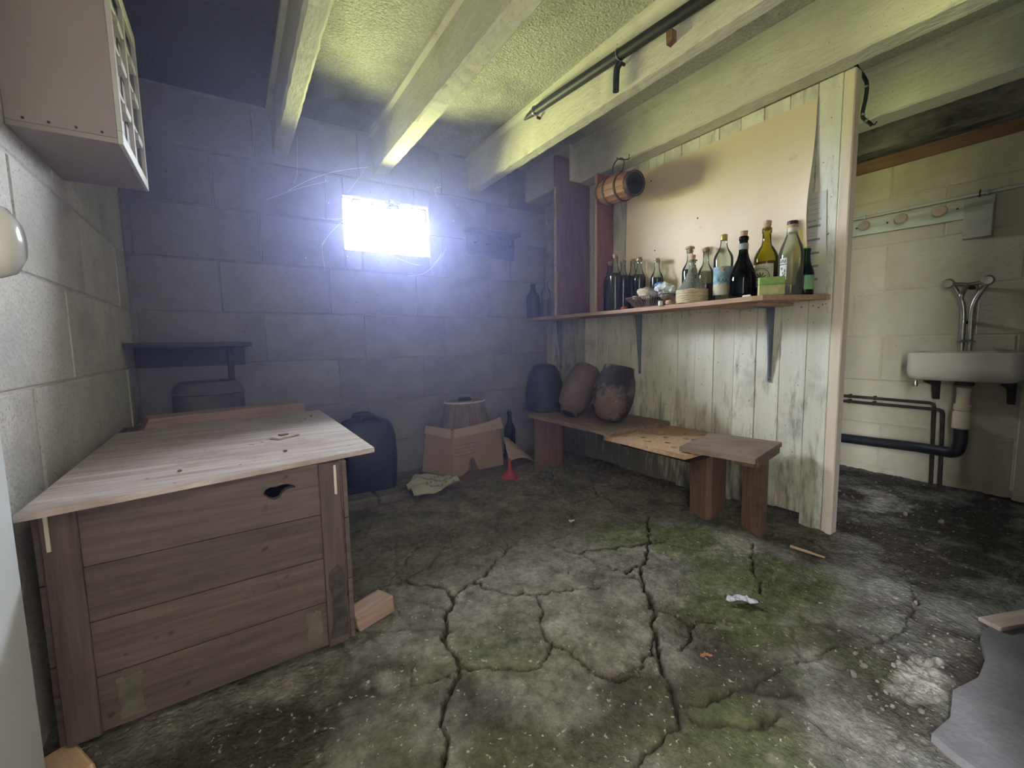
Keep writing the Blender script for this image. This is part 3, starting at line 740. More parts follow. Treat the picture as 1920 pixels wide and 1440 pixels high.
# ------------------------------------------------------------------ hardboard panel, paper chart on the partition
def curl_panel():
    y0, y1, z0, z1 = 0.846, 1.815, 0.972, 1.744
    ny, nz = 44, 24
    v, f = [], []
    for side in (0, 1):
        for i in range(ny + 1):
            for j in range(nz + 1):
                t, s = i / ny, j / nz
                edge = 0.012 * math.exp(-(s - 0.45) ** 2 / 0.06)
                ye = y1 - 0.022 * math.sin(2.6 * s + 0.2) * (1 - s) - 0.012 * s
                y = y0 + edge + (ye - y0 - edge) * t
                z = z0 + (z1 - z0) * s
                lift = 0.022 * math.exp(-t / 0.06) * math.exp(-((s - 0.42) / 0.28) ** 2) + 0.034 * max(0.0, 1 - (ye - y) / 0.125) ** 2 * min(1.0, 0.55 + 0.9 * (1 - s))
                v.append((P - 0.0045 - lift + (0.003 if side else 0), y, z))
    k = (ny + 1) * (nz + 1); w = nz + 1
    for i in range(ny):
        for j in range(nz):
            a = i * w + j
            f.append((a, a + 1, a + w + 1, a + w)); f.append((k + a, k + a + w, k + a + w + 1, k + a + 1))
    for i in range(ny):
        f.append((i * w, (i + 1) * w, k + (i + 1) * w, k + i * w)); a = i * w + nz; f.append((a, k + a, k + a + w, a + w))
    for j in range(nz):
        f.append((j, k + j, k + j + 1, j + 1)); a = ny * w + j; f.append((a, a + 1, k + a + 1, k + a))
    t = thing('wall_panel', 'cream hardboard sheet nailed to the partition above the shelf, right edge curling', 'panel', (P, 1.4, 0.972))
    mesh('sheet', v, f, M_panel, t, True, True, 50)
    for y, z in ((1.62, 1.30), (1.36, 1.41), (0.90, 1.46), (1.65, 1.68), (1.20, 1.06)):
        lathe('nail', [(0.004, -0.001), (0.004, 0.001), (0.002, 0.0025)], M_iron, t, n=8, mtx=Matrix.Translation((P - 0.0045, y, z)) @ Matrix.Rotation(math.radians(-90), 4, 'Y'), world_pos=True)
curl_panel()

ch = thing('paper_chart', 'white paper strip with dark tick bars pinned beside the end post', 'paper', (P, 0.815, 0.98))
CX = P - 0.0025
mesh('sheet', [(CX, 0.785, 0.98), (CX, 0.862, 0.98), (CX, 0.862, 1.388), (CX, 0.800, 1.382), (CX + .001, 0.785, 0.98), (CX + .001, 0.862, 0.98), (CX + .001, 0.862, 1.388), (CX + .001, 0.800, 1.382)],
     BOXF, M_paper, ch, world_pos=True)
for z in (1.252, 1.199, 1.146, 1.094, 1.041):
    box('tick_bar', CX - .0006, CX, 0.815 - (z - 1.2) * .012, 0.860, z - .004, z + .004, M_grey_ink, ch, bevel=0, world_pos=True)
box('tick_bar', CX - .0006, CX, 0.836, 0.860, 0.981, 1.025, M_tin_ink, ch, bevel=0, world_pos=True)
for k, z in enumerate([1.30, 1.318, 1.34, 1.36] + [1.03 + .0132 * q for q in range(16)]):
    if min(abs(z - q) for q in (1.252, 1.199, 1.146, 1.094, 1.041)) > 0.006:
        box('rule', CX - .0004, CX, 0.838 if k > 3 else 0.818, 0.859, z - .0006, z + .0006, M_grey_ink, ch, bevel=0, world_pos=True)
tm = text_me('février 99', 0.0125)
# letters read from the -x side: text x runs towards -y
tm.transform(Matrix(((0, 0, -1, CX - 0.0004), (-1, 0, 0, 0.838), (0.06, 1, 0, 1.275), (0, 0, 0, 1))))
link('lettering', tm, M_ink, ch, True)

# ------------------------------------------------------------------ long shelf and its fittings
SZ = 0.975          # shelf top
sh = thing('shelf', 'long pine shelf board on the partition holding the bottles', 'shelf', (1.9, 1.7, SZ))
so = [(1.995, 2.605), (1.765, 2.605), (1.772, 2.30), (1.782, 1.60), (1.780, 1.25), (1.752, 0.945), (1.758, 0.905), (1.780, 0.880), (1.995, 0.766)]
prism('board', so, 2, SZ - 0.019, SZ, M_shelf, sh, world_pos=True)
prism('cleat', [(1.84, 0.97), (1.84, 1.13), (1.995, 1.13), (1.995, 0.90)], 2, SZ - 0.034, SZ - 0.0192, M_shelf, sh, world_pos=True)

def bracket(y, lab):
    t = thing('shelf_bracket', lab, 'bracket', (P, y, 0.6), group='steel brackets under the bottle shelf')
    z0, z1 = 0.612, SZ - 0.0345 if abs(y - .988) < .01 else SZ - 0.0195
    w0, w1 = 0.011, 0.021
    # vertical leg, tapering downward, with a raised rib
    v = [(P - .0005, y - w0 * .6, z0), (P - .0005, y + w0 * .6, z0), (P - .0005, y + w1 / 2 + .002, z1), (P - .0005, y - w1 / 2 - .002, z1),
         (P - .0045, y - w0 * .6, z0), (P - .0045, y + w0 * .6, z0), (P - .0045, y + w1 / 2 + .002, z1), (P - .0045, y - w1 / 2 - .002, z1)]
    mesh('wall_leg', v, BOXF, M_steel_blue, t, world_pos=True)
    v = [(P - .0047, y - .003, z0 + .02), (P - .0047, y + .003, z0 + .02), (P - .0047, y + .006, z1 - .003), (P - .0047, y - .006, z1 - .003),
         (P - .010, y - .002, z0 + .03), (P - .010, y + .002, z0 + .03), (P - .040, y + .004, z1 - .003), (P - .040, y - .004, z1 - .003)]
    mesh('rib', v, BOXF, M_steel_blue, t, world_pos=True)
    v = [(P - .005, y - w1 / 2, z1 - .004), (P - .005, y + w1 / 2, z1 - .004), (P - .19, y + w0 * .6, z1 - .004), (P - .19, y - w0 * .6, z1 - .004),
         (P - .005, y - w1 / 2, z1), (P - .005, y + w1 / 2, z1), (P - .19, y + w0 * .6, z1), (P - .19, y - w0 * .6, z1)]
    mesh('shelf_arm', v, BOXF, M_steel_blue, t, world_pos=True)
    lathe('screw', [(0.004, -.001), (0.004, .001)], M_iron, t, n=8, mtx=Matrix.Translation((P - .005, y, z0 + .012)) @ Matrix.Rotation(math.radians(-90), 4, 'Y'), world_pos=True)
bracket(0.988, 'blue grey shelf bracket nearest the partition end post')
bracket(1.718, 'blue grey shelf bracket in the middle of the shelf')
bracket(2.440, 'blue grey shelf bracket nearest the back wall')

d1 = thing('shelf_divider', 'tall dark brown board standing on the shelf up to the ceiling', 'board', (1.85, 2.16, SZ))
prism('board', [(1.722, SZ), (1.999, SZ), (1.999, 1.797), (1.829, 1.797), (1.829, 1.925), (1.722, 1.935)], 1, 2.139, 2.157, M_brown_board, d1, world_pos=True)
prism('pale_edge', [(1.7185, SZ), (1.7218, SZ), (1.7218, 1.75), (1.7185, 1.75)], 1, 2.139, 2.157, M_hard_edge, d1, world_pos=True)
d2 = thing('shelf_divider', 'red brown board standing on the shelf behind the hanging keg', 'board', (1.93, 1.93, SZ))
box('board', 1.862, 1.999, 1.929, 1.947, SZ, 1.787, M_red_board, d2, bevel=0.001, world_pos=True)
box('pale_edge', 1.8585, 1.8618, 1.929, 1.947, SZ, 1.785, M_hard_edge, d2, bevel=0.0005, world_pos=True)

# ------------------------------------------------------------------ keg hanging from the beam
kg = thing('wooden_keg', 'small wooden keg with iron hoops hanging from the beam by a wire handle', 'keg', (1.815, 1.715, 1.628), (math.radians(90 + 6), 0, math.radians(-6)))
KL, KR, KE = 0.255, 0.074, 0.060
def keg_r(s): return KE + (KR - KE) * (1 - (2 * s - 1) ** 2)
NST = 14
sv, sf = [], []
for i in range(9):
    s = i / 8
    r = keg_r(s); z = (s - .5) * KL
    for q in (-1, 1):
        a = q * (math.pi / NST - 0.012)
        sv.append((r * math.cos(a), r * math.sin(a), z)); sv.append(((r - .005) * math.cos(a), (r - .005) * math.sin(a), z))
    if i:
        o = (i - 1) * 4
        sf += [(o, o + 2, o + 6, o + 4), (o + 1, o + 5, o + 7, o + 3), (o, o + 4, o + 5, o + 1), (o + 2, o + 3, o + 7, o + 6)]
sf += [(0, 1, 3, 2), (32, 34, 35, 33)]
M_keg = wood('keg_oak', (0.19, 0.080, 0.045), (0.29, 0.135, 0.080), axis=2, rough=0.5, rand=0.14)
st0 = mesh('stave', sv, sf, M_keg, kg, False)
for k in range(1, NST):
    o = st0.copy(); COL.objects.link(o); o.parent = kg; o.rotation_euler = (0, 0, 2 * math.pi * k / NST)
for s, w in ((0.03, .014), (0.30, .013), (0.67, .013), (0.955, .030)):
    lathe('hoop', [(keg_r(s) - .004, (s - .5) * KL - w / 2), (keg_r(s) + .0015, (s - .5) * KL - w / 2), (keg_r(s) + .0015, (s - .5) * KL + w / 2), (keg_r(s) - .004, (s - .5) * KL + w / 2)], M_iron, kg, n=28, cap=False)
for z in (-.124, .1205):
    lathe('head', [(0.001, z), (KE - .003, z), (KE - .003, z + .006), (0.001, z + .006)], flat('keg_head_black', (0.012, 0.012, 0.012), 0.9) if z > 0 else M_keg, kg, n=28, cap=False)
hd = [(-.004, .066, -.045), (-.006, .10, -.055), (-.008, .135, -.04), (-.006, .150, -.005), (-.004, .140, .025), (-.003, .112, .030), (-.002, .085, .020), (0, .070, .015)]
tube('wire_handle', spline(hd, 6), 0.0032, M_iron, kg, n=8)
box('bung', -.010, .010, .066, .088, -.012, .010, M_iron, kg, bevel=.003)
hk = [(1.80, 1.715, 1.7835), (1.812, 1.716, 1.779), (1.86, 1.718, 1.787), (1.898, 1.72, 1.80), (1.8985, 1.72, 1.825)]
tag(tube('hook_nail', spline(hk, 6), 0.0028, M_iron, n=8), 'bent iron nail in the beam from which the keg hangs', 'nail')

# ------------------------------------------------------------------ bottles
def wine(h, r, rn=0.0135):
    return [(0, 0), (r * .92, 0), (r, .006), (r, h * .60), (r * .97, h * .645), (r * .82, h * .695), (r * .58, h * .745), (rn * 1.15, h * .80), (rn, h * .84), (rn, h * .945), (rn * 1.18, h * .95), (rn * 1.18, h * .985), (rn, h * .99), (rn, h)]
def liq(prof, level, k=0.965):
    out = []
    for i, (r, z) in enumerate(prof):
        if z <= level: out.append((r * k, max(z, .004)))
        else:
            r0, z0 = prof[i - 1]; t = (level - z0) / (z - z0); out.append(((r0 + (r - r0) * t) * k, level)); break
    return out + [(0.0005, level)]
def stopper(t, h, rn, kind):
    if kind == 'cork': return lathe('cork', [(rn * .8, h - .012), (rn * .88, h), (rn * .95, h + .020), (rn * .9, h + .022)], M_cork, t, n=16)
    if kind == 'flat': return lathe('cork', [(rn * .8, h - .014), (rn * .9, h + .001), (rn * 1.05, h + .002), (rn * 1.05, h + .006), (rn * .9, h + .007)], M_cork, t, n=16)
    if kind == 'mushroom': return lathe('stopper', [(rn * .8, h - .016), (rn * .85, h + .002), (rn * 1.55, h + .003), (rn * 1.7, h + .009), (rn * 1.45, h + .015), (rn * .7, h + .018)], M_cork, t, n=16)
def bottle(lab, x, y, prof, gm, level=None, lm=None, stop='flat', group=None, rn=None, name='bottle', n=36):
    t = thing(name, lab, 'bottle', (x, y, SZ + 0.0005), group=group)
    lathe('glass', prof, gm, t, n=n, cap=False, angle=60)
    if level: lathe('liquid', liq(prof, level), lm, t, n=n, angle=50)
    h = prof[-1][1]; rn = rn or prof[-1][0]
    if stop: stopper(t, h, rn, stop)
    return t
GW = 'dark wine bottles at the back of the shelf'
bottle('leftmost dark filled bottle beside the red brown board, with pale cap', 1.905, 1.867, wine(.288, .0345), G_clear, .190, L_wine, 'flat', GW)
bottle('dark filled bottle second from the red brown board, cork rim topmost of the row', 1.824, 1.747, wine(.302, .0345), G_clear, .205, L_wine, 'flat', GW)
bottle('dark filled bottle third from the red brown board, with reddish neck', 1.895, 1.753, wine(.285, .033), G_clear, .200, L_wine, 'flat', GW)
bottle('dark filled bottle fourth from the red brown board, in the back row', 1.960, 1.7395, wine(.288, .033), G_clear, .200, L_wine, 'flat', GW)
bottle('dark filled bottle with sharp highlight just left of the wire basket', 1.908, 1.648, wine(.278, .0345), G_clear, .190, L_wine, 'flat', GW)
bottle('dark filled bottle standing behind the basket of crumpled wrappings', 1.952, 1.565, wine(.262, .033), G_clear, .165, L_wine, 'flat', GW)
bottle('dim dark bottle at the far end of the shelf by the back wall', 1.80, 2.50, wine(.235, .047, .016), G_dark, None, None, None)
bottle('slim clear bottle against the far side of the tall brown board', 1.825, 2.385, wine(.262, .033), G_clear, .12, L_wine, None)
bottle('tall corked bottle of dark wine standing behind the straw-covered carafe', 1.945, 1.361, wine(.275, .036), G_clear, .178, L_wine, 'mushroom')
bottle('clear bottle half full of red wine right of the straw-covered carafe', 1.958, 1.2815, [(0, 0), (.032, 0), (.036, .006), (.0365, .14), (.034, .155), (.026, .175), (.0165, .190), (.0135, .205), (.0125, .250), (.0145, .252), (.0145, .264), (.0125, .266)], G_clear, .098, L_red, 'flat', rn=.0135)

# straw-covered carafe
cf = thing('carafe', 'wide conical glass carafe with straw wrapped base and cork', 'carafe', (1.850, 1.280, SZ + .0005))
cp = [(0, 0), (.058, 0), (.064, .008), (.067, .045), (.060, .068), (.046, .095), (.032, .122), (.021, .148), (.016, .170), (.015, .192), (.0155, .196), (.022, .199), (.022, .203), (.015, .205)]
lathe('glass', cp, G_carafe, cf, n=36, cap=False, angle=60)
for k in range(9):
    z = .006 + k * .0068; r = .0655 + .003 * math.sin(min(z / .055, 1) * 2.2)
    tube('straw_coil', [(r * math.cos(a) , r * math.sin(a), z + .0015 * math.sin(5 * a + k)) for a in np.linspace(0, 2 * math.pi, 40, endpoint=False)], .0042, M_straw, cf, n=6, closed=True)
lathe('cork', [(.011, .195), (.0125, .205), (.0135, .226), (.0125, .227)], M_cork, cf, n=16)

AZ = math.atan2(-0.52, -0.86)       # azimuth that faces into the room
def wrap(me, r, az):
    """bend a flat drawing (x along the arc, y up) round a bottle; drawing is read from outside"""
    for v in me.vertices:
        a = az + v.co.x / r; rr = r + v.co.z
        v.co = (rr * math.cos(a), rr * math.sin(a), v.co.y)
    return me
def flat_poly(pts, z=0.0):
    me = bpy.data.meshes.new('print'); me.from_pydata([(x, y, z) for x, y in pts], [], [tuple(range(len(pts)))]); return me
def ring_me(cx, cy, a, b, w, z, t0=0, t1=2 * math.pi, n=28):
    v, f = [], []
    for i in range(n + 1):
        t = t0 + (t1 - t0) * i / n
        v += [(cx + a * math.cos(t), cy + b * math.sin(t), z), (cx + (a - w) * math.cos(t), cy + (b - w) * math.sin(t), z)]
        if i: f.append((2 * i - 2, 2 * i - 1, 2 * i + 1, 2 * i))
    me = bpy.data.meshes.new('print'); me.from_pydata(v, [], f); return me
def ell(cx, cy, a, b, z, rot=0, n=14):
    c, s = math.cos(rot), math.sin(rot)
    return flat_poly([(cx + a * math.cos(t) * c - b * math.sin(t) * s, cy + a * math.cos(t) * s + b * math.sin(t) * c) for t in np.linspace(0, 2 * math.pi, n, endpoint=False)], z)
def label_me(w, h0, h1, r, az, n=20, bulge=0.0):
    v, f = [], []
    for i in range(n + 1):
        a = az + (i / n - .5) * w / r
        for z in (h0, h1): v.append(((r + .0006) * math.cos(a), (r + .0006) * math.sin(a), z))
        if i: f.append((2 * i - 2, 2 * i, 2 * i + 1, 2 * i - 1))
    me = bpy.data.meshes.new('label'); me.from_pydata(v, [], f); me.shade_smooth(); return me

# clear bottle with blue label and gold cap
t = bottle('clear bottle with gold cap and blue printed label', 1.885, 1.148, [(0, 0), (.038, 0), (.041, .006), (.041, .188), (.039, .200), (.032, .215), (.022, .230), (.016, .245), (.0135, .262), (.0135, .290)], G_clear, None, None, None)
lathe('cap', [(.0150, .272), (.0150, .294), (.0140, .296)], M_gold, t, n=24)
M_blue_label = mat('blue_label', (0.10, 0.22, 0.28), (0.30, 0.40, 0.40), scale=40, rough=0.6, bump=0, rand=0)
M_sand_label = mat('sand_label', (0.36, 0.34, 0.24), (0.50, 0.47, 0.35), scale=40, rough=0.6, bump=0, rand=0)
lb = link('label', label_me(.104, .076, .152, .041, AZ), M_blue_label, t); lb2 = link('label', label_me(.104, .028, .076, .041, AZ), M_sand_label, t)
for me, mm in ((ell(.000, .136, .0075, .009, .0010), flat('emblem_gold', (0.62, 0.50, 0.20))), (ell(.004, .137, .0045, .006, .0013), flat('emblem_red', (0.50, 0.10, 0.08)))):
    link('emblem', wrap(me, .041, AZ), mm, lb)
tm = text_me('RAKI', .024); tm.transform(Matrix.Translation((.004, .090, .0011))); link('lettering', wrap(tm, .041, AZ), M_ink, lb)
link('lettering', wrap(flat_poly([(-.014, .0765), (.020, .0775), (.020, .0735), (-.014, .0725)], .0012), .041, AZ), M_ink, lb2)

# dark green flask-shaped bottle
t = bottle('dark green wide-bellied bottle with long neck and cork', 1.835, 1.0295, [(0, 0), (.047, 0), (.0515, .008), (.0515, .075), (.050, .095), (.044, .118), (.034, .142), (.024, .165), (.0185, .188), (.0165, .215), (.016, .240), (.0185, .242), (.0185, .256), (.016, .258)], G_dark, .185, L_wine, None)
lathe('cork', [(.012, .246), (.0135, .258), (.0148, .279), (.0138, .280)], M_cork, t, n=16)
link('neck_label', label_me(.060, .203, .228, .0178, AZ), mat('grey_neck_label', (0.30, 0.32, 0.28), (0.38, 0.40, 0.35), bump=0), t)

# yellow green bottle with plant label
t = bottle('yellow green bottle with plant label and cork', 1.925, 0.982, [(0, 0), (.042, 0), (.0465, .007), (.0465, .160), (.0455, .172), (.040, .188), (.029, .208), (.020, .222), (.0172, .235), (.0160, .270), (.0185, .272), (.0185, .292), (.0160, .294)], G_yellow, .152, L_brown, None)
lathe('cork', [(.012, .285), (.0140, .294), (.0150, .320), (.0140, .322)], M_cork, t, n=16, mtx=Matrix.Translation((0, 0, .294)) @ Matrix.Rotation(math.radians(8), 4, 'Y') @ Matrix.Translation((0, 0, -.294)))
AZ2 = math.atan2(-.47, -.88) - 0.45
M_cream_label = mat('cream_label', (0.62, 0.60, 0.45), (0.70, 0.68, 0.53), scale=30, bump=0, rand=0)
lb = link('label', label_me(.100, .046, .140, .0465, AZ2), M_cream_label, t)
M_olive_ink = flat('olive_ink', (0.12, 0.14, 0.07))
for me in (ring_me(0, .088, .036, .036, .0035, .0011), ring_me(0, .088, .029, .029, .0014, .0011)):
    link('ornament', wrap(me, .0465, AZ2), M_olive_ink, lb)
for k, (px_, py_, ro, a_, b_) in enumerate([(0, .096, 1.57, .012, .0032), (.008, .095, 1.0, .012, .0032), (-.008, .095, 2.14, .012, .0032), (.014, .088, .45, .011, .003), (-.014, .088, 2.69, .011, .003), (-.006, .074, 2.5, .010, .004), (.008, .074, .6, .010, .004), (0, .080, 1.57, .012, .0012)]):
    link('leaf_drawing', wrap(ell(px_, py_, a_, b_, .0011, ro), .0465, AZ2), M_olive_ink, lb)
for k, c in enumerate('ANISETTE'):
    th = math.radians(128 - k * 11.0)
    tm = text_me(c, .011)
    tm.transform(Matrix.Translation((.0415 * math.cos(th), .086 + .0425 * math.sin(th), .0011)) @ Matrix.Rotation(th - math.pi / 2, 4, 'Z'))
    link('lettering', wrap(tm, .0465, AZ2), M_olive_ink, lb)

# large clear bottle with black cap
t = bottle('large clear bottle with black cap and dark dregs', 1.885, 0.865, [(0, 0), (.039, 0), (.0435, .006), (.0435, .150), (.0425, .168), (.037, .190), (.027, .215), (.0195, .235), (.0172, .255), (.0172, .270)], G_dusty, .037, L_wine, None)
lathe('cap', [(.0188, .274), (.0188, .287), (.0178, .288)], M_black, t, n=24)
lathe('seal', [(.0180, .262), (.0188, .264), (.0188, .2738)], M_cork, t, n=24, cap=False)
link('neck_label', label_me(.040, .236, .262, .0178, AZ), M_cream_label, t)
AZ3 = AZ - 0.75
lb = link('label', label_me(.028, .120, .143, .0435, AZ3), M_paper, t); lb2 = link('label', label_me(.028, .060, .117, .0435, AZ3), M_paper, t)
for k in range(9):
    link('ornament', wrap(ell(random.uniform(-.008, .008), .066 + k * .005, .0045, .0022, .0011, random.uniform(0, 3)), .0435, AZ3), M_olive_ink, lb2)
for k in range(4):
    link('ornament', wrap(ell(-.009 + k * .006, .131, .0018, .0075, .0011, random.uniform(-.3, .3)), .0435, AZ3), M_olive_ink, lb)

# small green beer bottle
t = bottle('small green beer bottle, rightmost on the shelf', 1.955, 0.8417, [(0, 0), (.027, 0), (.0305, .006), (.0305, .080), (.0295, .092), (.0245, .108), (.0190, .122), (.0155, .140), (.0138, .170), (.0158, .172), (.0158, .184), (.0138, .186)], G_green, .118, L_wine, None)
lb = link('label', label_me(.046, .022, .078, .0305, AZ + .5), mat('green_label', (0.16, 0.34, 0.18), (0.24, 0.44, 0.25), bump=0), t)
for k in range(6):
    z = .036 + k * .0058
    link('lettering', wrap(flat_poly([(-.014, z), (.006, z), (.006, z + .0018), (-.014, z + .0018)], .0011), .0305, AZ + .5), flat('pale_green_ink', (0.45, 0.58, 0.42)), lb)
link('ornament', wrap(ell(.0165, .052, .004, .016, .0011), .0305, AZ + .5), flat('yellow_ink', (0.62, 0.46, 0.12)), lb)

# green tub in front of the bottles, pen beside it
tb = thing('paper_carton', 'low green printed carton in front of the yellow green bottle', 'carton', (1.797, 0.893, SZ + .0005), (0, 0, math.atan2(-.86, .52) + .12))
M_green_print = mat('green_print', (0.22, 0.40, 0.10), (0.34, 0.52, 0.18), scale=60, bump=0, rand=0)
M_lime_print = mat('lime_print', (0.42, 0.46, 0.16), (0.56, 0.58, 0.27), scale=60, bump=0, rand=0)
box('lower_band', -.045, .045, -.012, .012, 0, .040, M_lime_print, tb, bevel=.002)
box('upper_band', -.045, .045, -.012, .012, .0402, .070, M_green_print, tb, bevel=.002)
me = ell(.010, .019, .012, .012, 0); me.transform(Matrix(((1, 0, 0, 0), (0, 0, -1, -.0124), (0, 1, 0, 0), (0, 0, 0, 1)))); link('picture', me, flat('pale_picture', (0.62, 0.56, 0.36)), tb)
pen = tube('pen', [(1.762, 0.955, SZ + .0042), (1.768, 0.985, SZ + .0042), (1.769, 0.99, SZ + .0042)], [.004, .004, .0025], flat('white_pen', (0.72, 0.70, 0.64)), n=10)
tag(pen, 'short white pen lying at the shelf edge before the green carton', 'pen')

# ------------------------------------------------------------------ wire basket with its contents
bk = thing('wire_basket', 'shallow brown wire basket on the shelf full of oddments', 'basket', (1.815, 1.497, SZ + .0005), (0, 0, math.radians(-2)))
M_wire = mat('brown_wire', (0.10, 0.065, 0.055), (0.17, 0.115, 0.095), scale=20, rough=0.6, bump=0.1)
BX, BY, TX, TY, BZ = .030, .085, .052, .142, .054
def rr(hx, hy, z, n=40, p=4.0):
    out = []
    for t in np.linspace(0, 2 * math.pi, n, endpoint=False):
        c, s = math.cos(t), math.sin(t)
        k = (abs(c) ** p + abs(s) ** p) ** (-1 / p)
        out.append((hx * c * k, hy * s * k, z))
    return out
tube('rim', rr(TX, TY, BZ), .0026, M_wire, bk, n=6, closed=True)
tube('base_ring', rr(BX, BY, .0022), .0022, M_wire, bk, n=6, closed=True)
for a, b in zip(rr(BX, BY, .0022, 64), rr(TX, TY, BZ, 64)):
    tube('wire', [a, b], .0013, M_wire, bk, n=4)
for k in range(9):
    y = -BY * .9 + k * BY * .225
    tube('wire', [(-BX, y, .002), (BX, y, .002)], .0013, M_wire, bk, n=4)
def lump(name, lab, cat, loc, sz, m, rot=(0, 0, 0), seed=0, p=2.6, amp=.10, group=None, sub=3):
    bm = bmesh.new(); bmesh.ops.create_icosphere(bm, subdivisions=sub, radius=1)
    r_ = np.random.default_rng(seed); ph = r_.random(12) * 6.28; fr = r_.uniform(1.5, 4, (12, 3))
    for v in bm.verts:
        d = v.co.normalized(); k = 1 + amp * sum(math.sin(fr[i] @ np.array(d) + ph[i]) for i in range(12)) / 3.5
        v.co = Vector((d.x * k * sz[0], d.y * k * sz[1], d.z * k * sz[2]))
    me = bpy.data.meshes.new(name); bm.to_mesh(me); bm.free(); me.shade_smooth()
    o = link(name, me, m); o.location = loc; o.rotation_euler = rot
    return tag(o, lab, cat, group)
bw = (1.818, 1.497, SZ)
lump('pebble', 'small grey pebble at the left end of the wire basket', 'stone', (bw[0] - .018, bw[1] + .085, SZ + .054), (.014, .016, .012), mat('pebble_grey', (0.36, 0.31, 0.28), (0.46, 0.41, 0.37), scale=20), seed=3)
lump('root_piece', 'knobbly straw coloured piece at the front of the wire basket', 'root', (bw[0] - .014, bw[1] + .020, SZ + .066), (.019, .048, .022), mat('straw_lump', (0.42, 0.37, 0.25), (0.56, 0.51, 0.37), scale=18, bump=.3), (.45, 0, .1), seed=5, amp=.38)
lump('bark_piece', 'brown rough lump behind the straw coloured piece in the basket', 'root', (bw[0] + .020, bw[1] + .030, SZ + .078), (.022, .045, .028), mat('bark_brown', (0.17, 0.12, 0.095), (0.28, 0.21, 0.17), scale=18, bump=.4), (.2, 0, .3), seed=6, amp=.32)
lump('cloth_scrap', 'dark grey folded scrap in the middle of the wire basket', 'cloth', (bw[0] - .012, bw[1] - .035, SZ + .066), (.018, .034, .017), mat('dark_cloth', (0.09, 0.085, 0.08), (0.16, 0.15, 0.14), scale=14, bump=.3), (.5, 0, -.1), seed=8)
def crumple(name, lab, cat, loc, sz, m, seed, sub=3):
    bm = bmesh.new(); bmesh.ops.create_icosphere(bm, subdivisions=sub, radius=1)
    r_ = np.random.default_rng(seed)
    for v in bm.verts:
        d = v.co.normalized(); k = 1 + r_.normal(0, .17)
        v.co = Vector((d.x * k * sz[0], d.y * k * sz[1], d.z * k * sz[2]))
    me = bpy.data.meshes.new(name); bm.to_mesh(me); bm.free()
    o = link(name, me, m); o.location = loc
    return tag(o, lab, cat)
crumple('crumpled_paper', 'pale blue and white crumpled wrapper heaped at the right of the basket', 'paper', (bw[0] + .008, bw[1] - .080, SZ + .078), (.034, .048, .036), mat('pale_blue_paper', (0.46, 0.50, 0.50), (0.66, 0.68, 0.66), scale=14, bump=.1), 4)
crumple('crumpled_wrapper', 'bright blue crumpled wrapper on top of the basket', 'paper', (bw[0] + .030, bw[1] - .035, SZ + .112), (.018, .030, .012), mat('blue_wrapper', (0.03, 0.12, 0.26), (0.06, 0.18, 0.34), scale=14, bump=.1, rough=.5), 9, 2)
cb = lathe('bottle_cork', [(.010, 0), (.0115, .002), (.0115, .020), (.010, .022)], M_cork, n=16, mtx=Matrix.Translation((1.785, 1.372, SZ + .0118)) @ Matrix.Rotation(math.radians(90), 4, 'X')); tag(cb, 'loose cork lying between basket and carafe', 'cork')
cc = lathe('screw_cap', [(.0105, 0), (.0105, .021), (.0095, .022)], flat('white_cap', (0.74, 0.72, 0.64)), n=20, mtx=Matrix.Translation((1.778, 1.402, SZ + .0003))); tag(cc, 'small white cap standing at the shelf edge', 'cap')
rd = lathe('sealing_wax', [(.016, 0), (.019, .004), (.016, .012), (.008, .015)], mat('red_wax', (0.30, 0.06, 0.07), (0.40, 0.10, 0.10), scale=20), n=18, mtx=Matrix.Translation((1.798, 1.655, SZ + .0003))); tag(rd, 'small dull red lid on the shelf left of the basket', 'lid')

# ------------------------------------------------------------------ bench along the partition
BZT = 0.360
lg = thing('wall_bench', 'low dark plank bench running along the partition', 'bench', (1.75, 2.0, 0))
prism('seat_plank', [(1.528, 1.50), (1.528, 2.19), (1.64, 2.42), (1.999, 2.42), (1.999, 1.50)], 2, BZT - .022, BZT, M_bench_dark, lg, world_pos=True)
box('end_board', 1.545, 1.76, 2.135, 2.155, 0.0, BZT - .0222, M_brown_board, lg, bevel=.002, world_pos=True)
box('ledger', 1.965, 1.999, 1.51, 2.40, BZT - .060, BZT - .0222, M_brown_board, lg, bevel=.002, world_pos=True)
M_hole_shade = flat('hole_shade', (0.03, 0.022, 0.018))
pgo = thing('peg_board', 'orange chipboard with two rows of round holes on the bench', 'board', (1.76, 1.3, BZT - .04))
hl = []
for i in range(5):
    for j in range(3):
        cx_, cy_ = 1.600 + j * .135 + (i % 2) * .05, 1.175 + i * .072
        if cx_ < 1.97: hl.append([(cx_ + .0155 * math.cos(a), cy_ + .0155 * math.sin(a)) for a in np.linspace(0, 2 * math.pi, 14, endpoint=False)])
plate('sheet', [(1.524, 1.07), (1.519, 1.25), (1.526, 1.40), (1.518, 1.522), (1.999, 1.522), (1.999, 1.07)], hl, .020, M_pegboard, pgo, Matrix.Translation((0, 0, BZT - .033)), True)
box('hole_shade_sheet', 1.60, 1.999, 1.10, 1.49, BZT - .075, BZT - .062, M_hole_shade, pgo, bevel=0, world_pos=True)  # added dark sheet under the holes so they read as shaded
for y_ in (1.135, 1.44): box('spacer', 1.61, 1.999, y_, y_ + .014, BZT - .0618, BZT - .0435, M_brown_board, pgo, bevel=0, world_pos=True)
box('ledger', 1.965, 1.999, 1.075, 1.495, BZT - .110, BZT - .0755, M_brown_board, pgo, bevel=.002, world_pos=True)
stl = thing('low_stool', 'small brown wooden stool with overhanging top at the end of the bench', 'stool', (1.75, 1.0, 0))
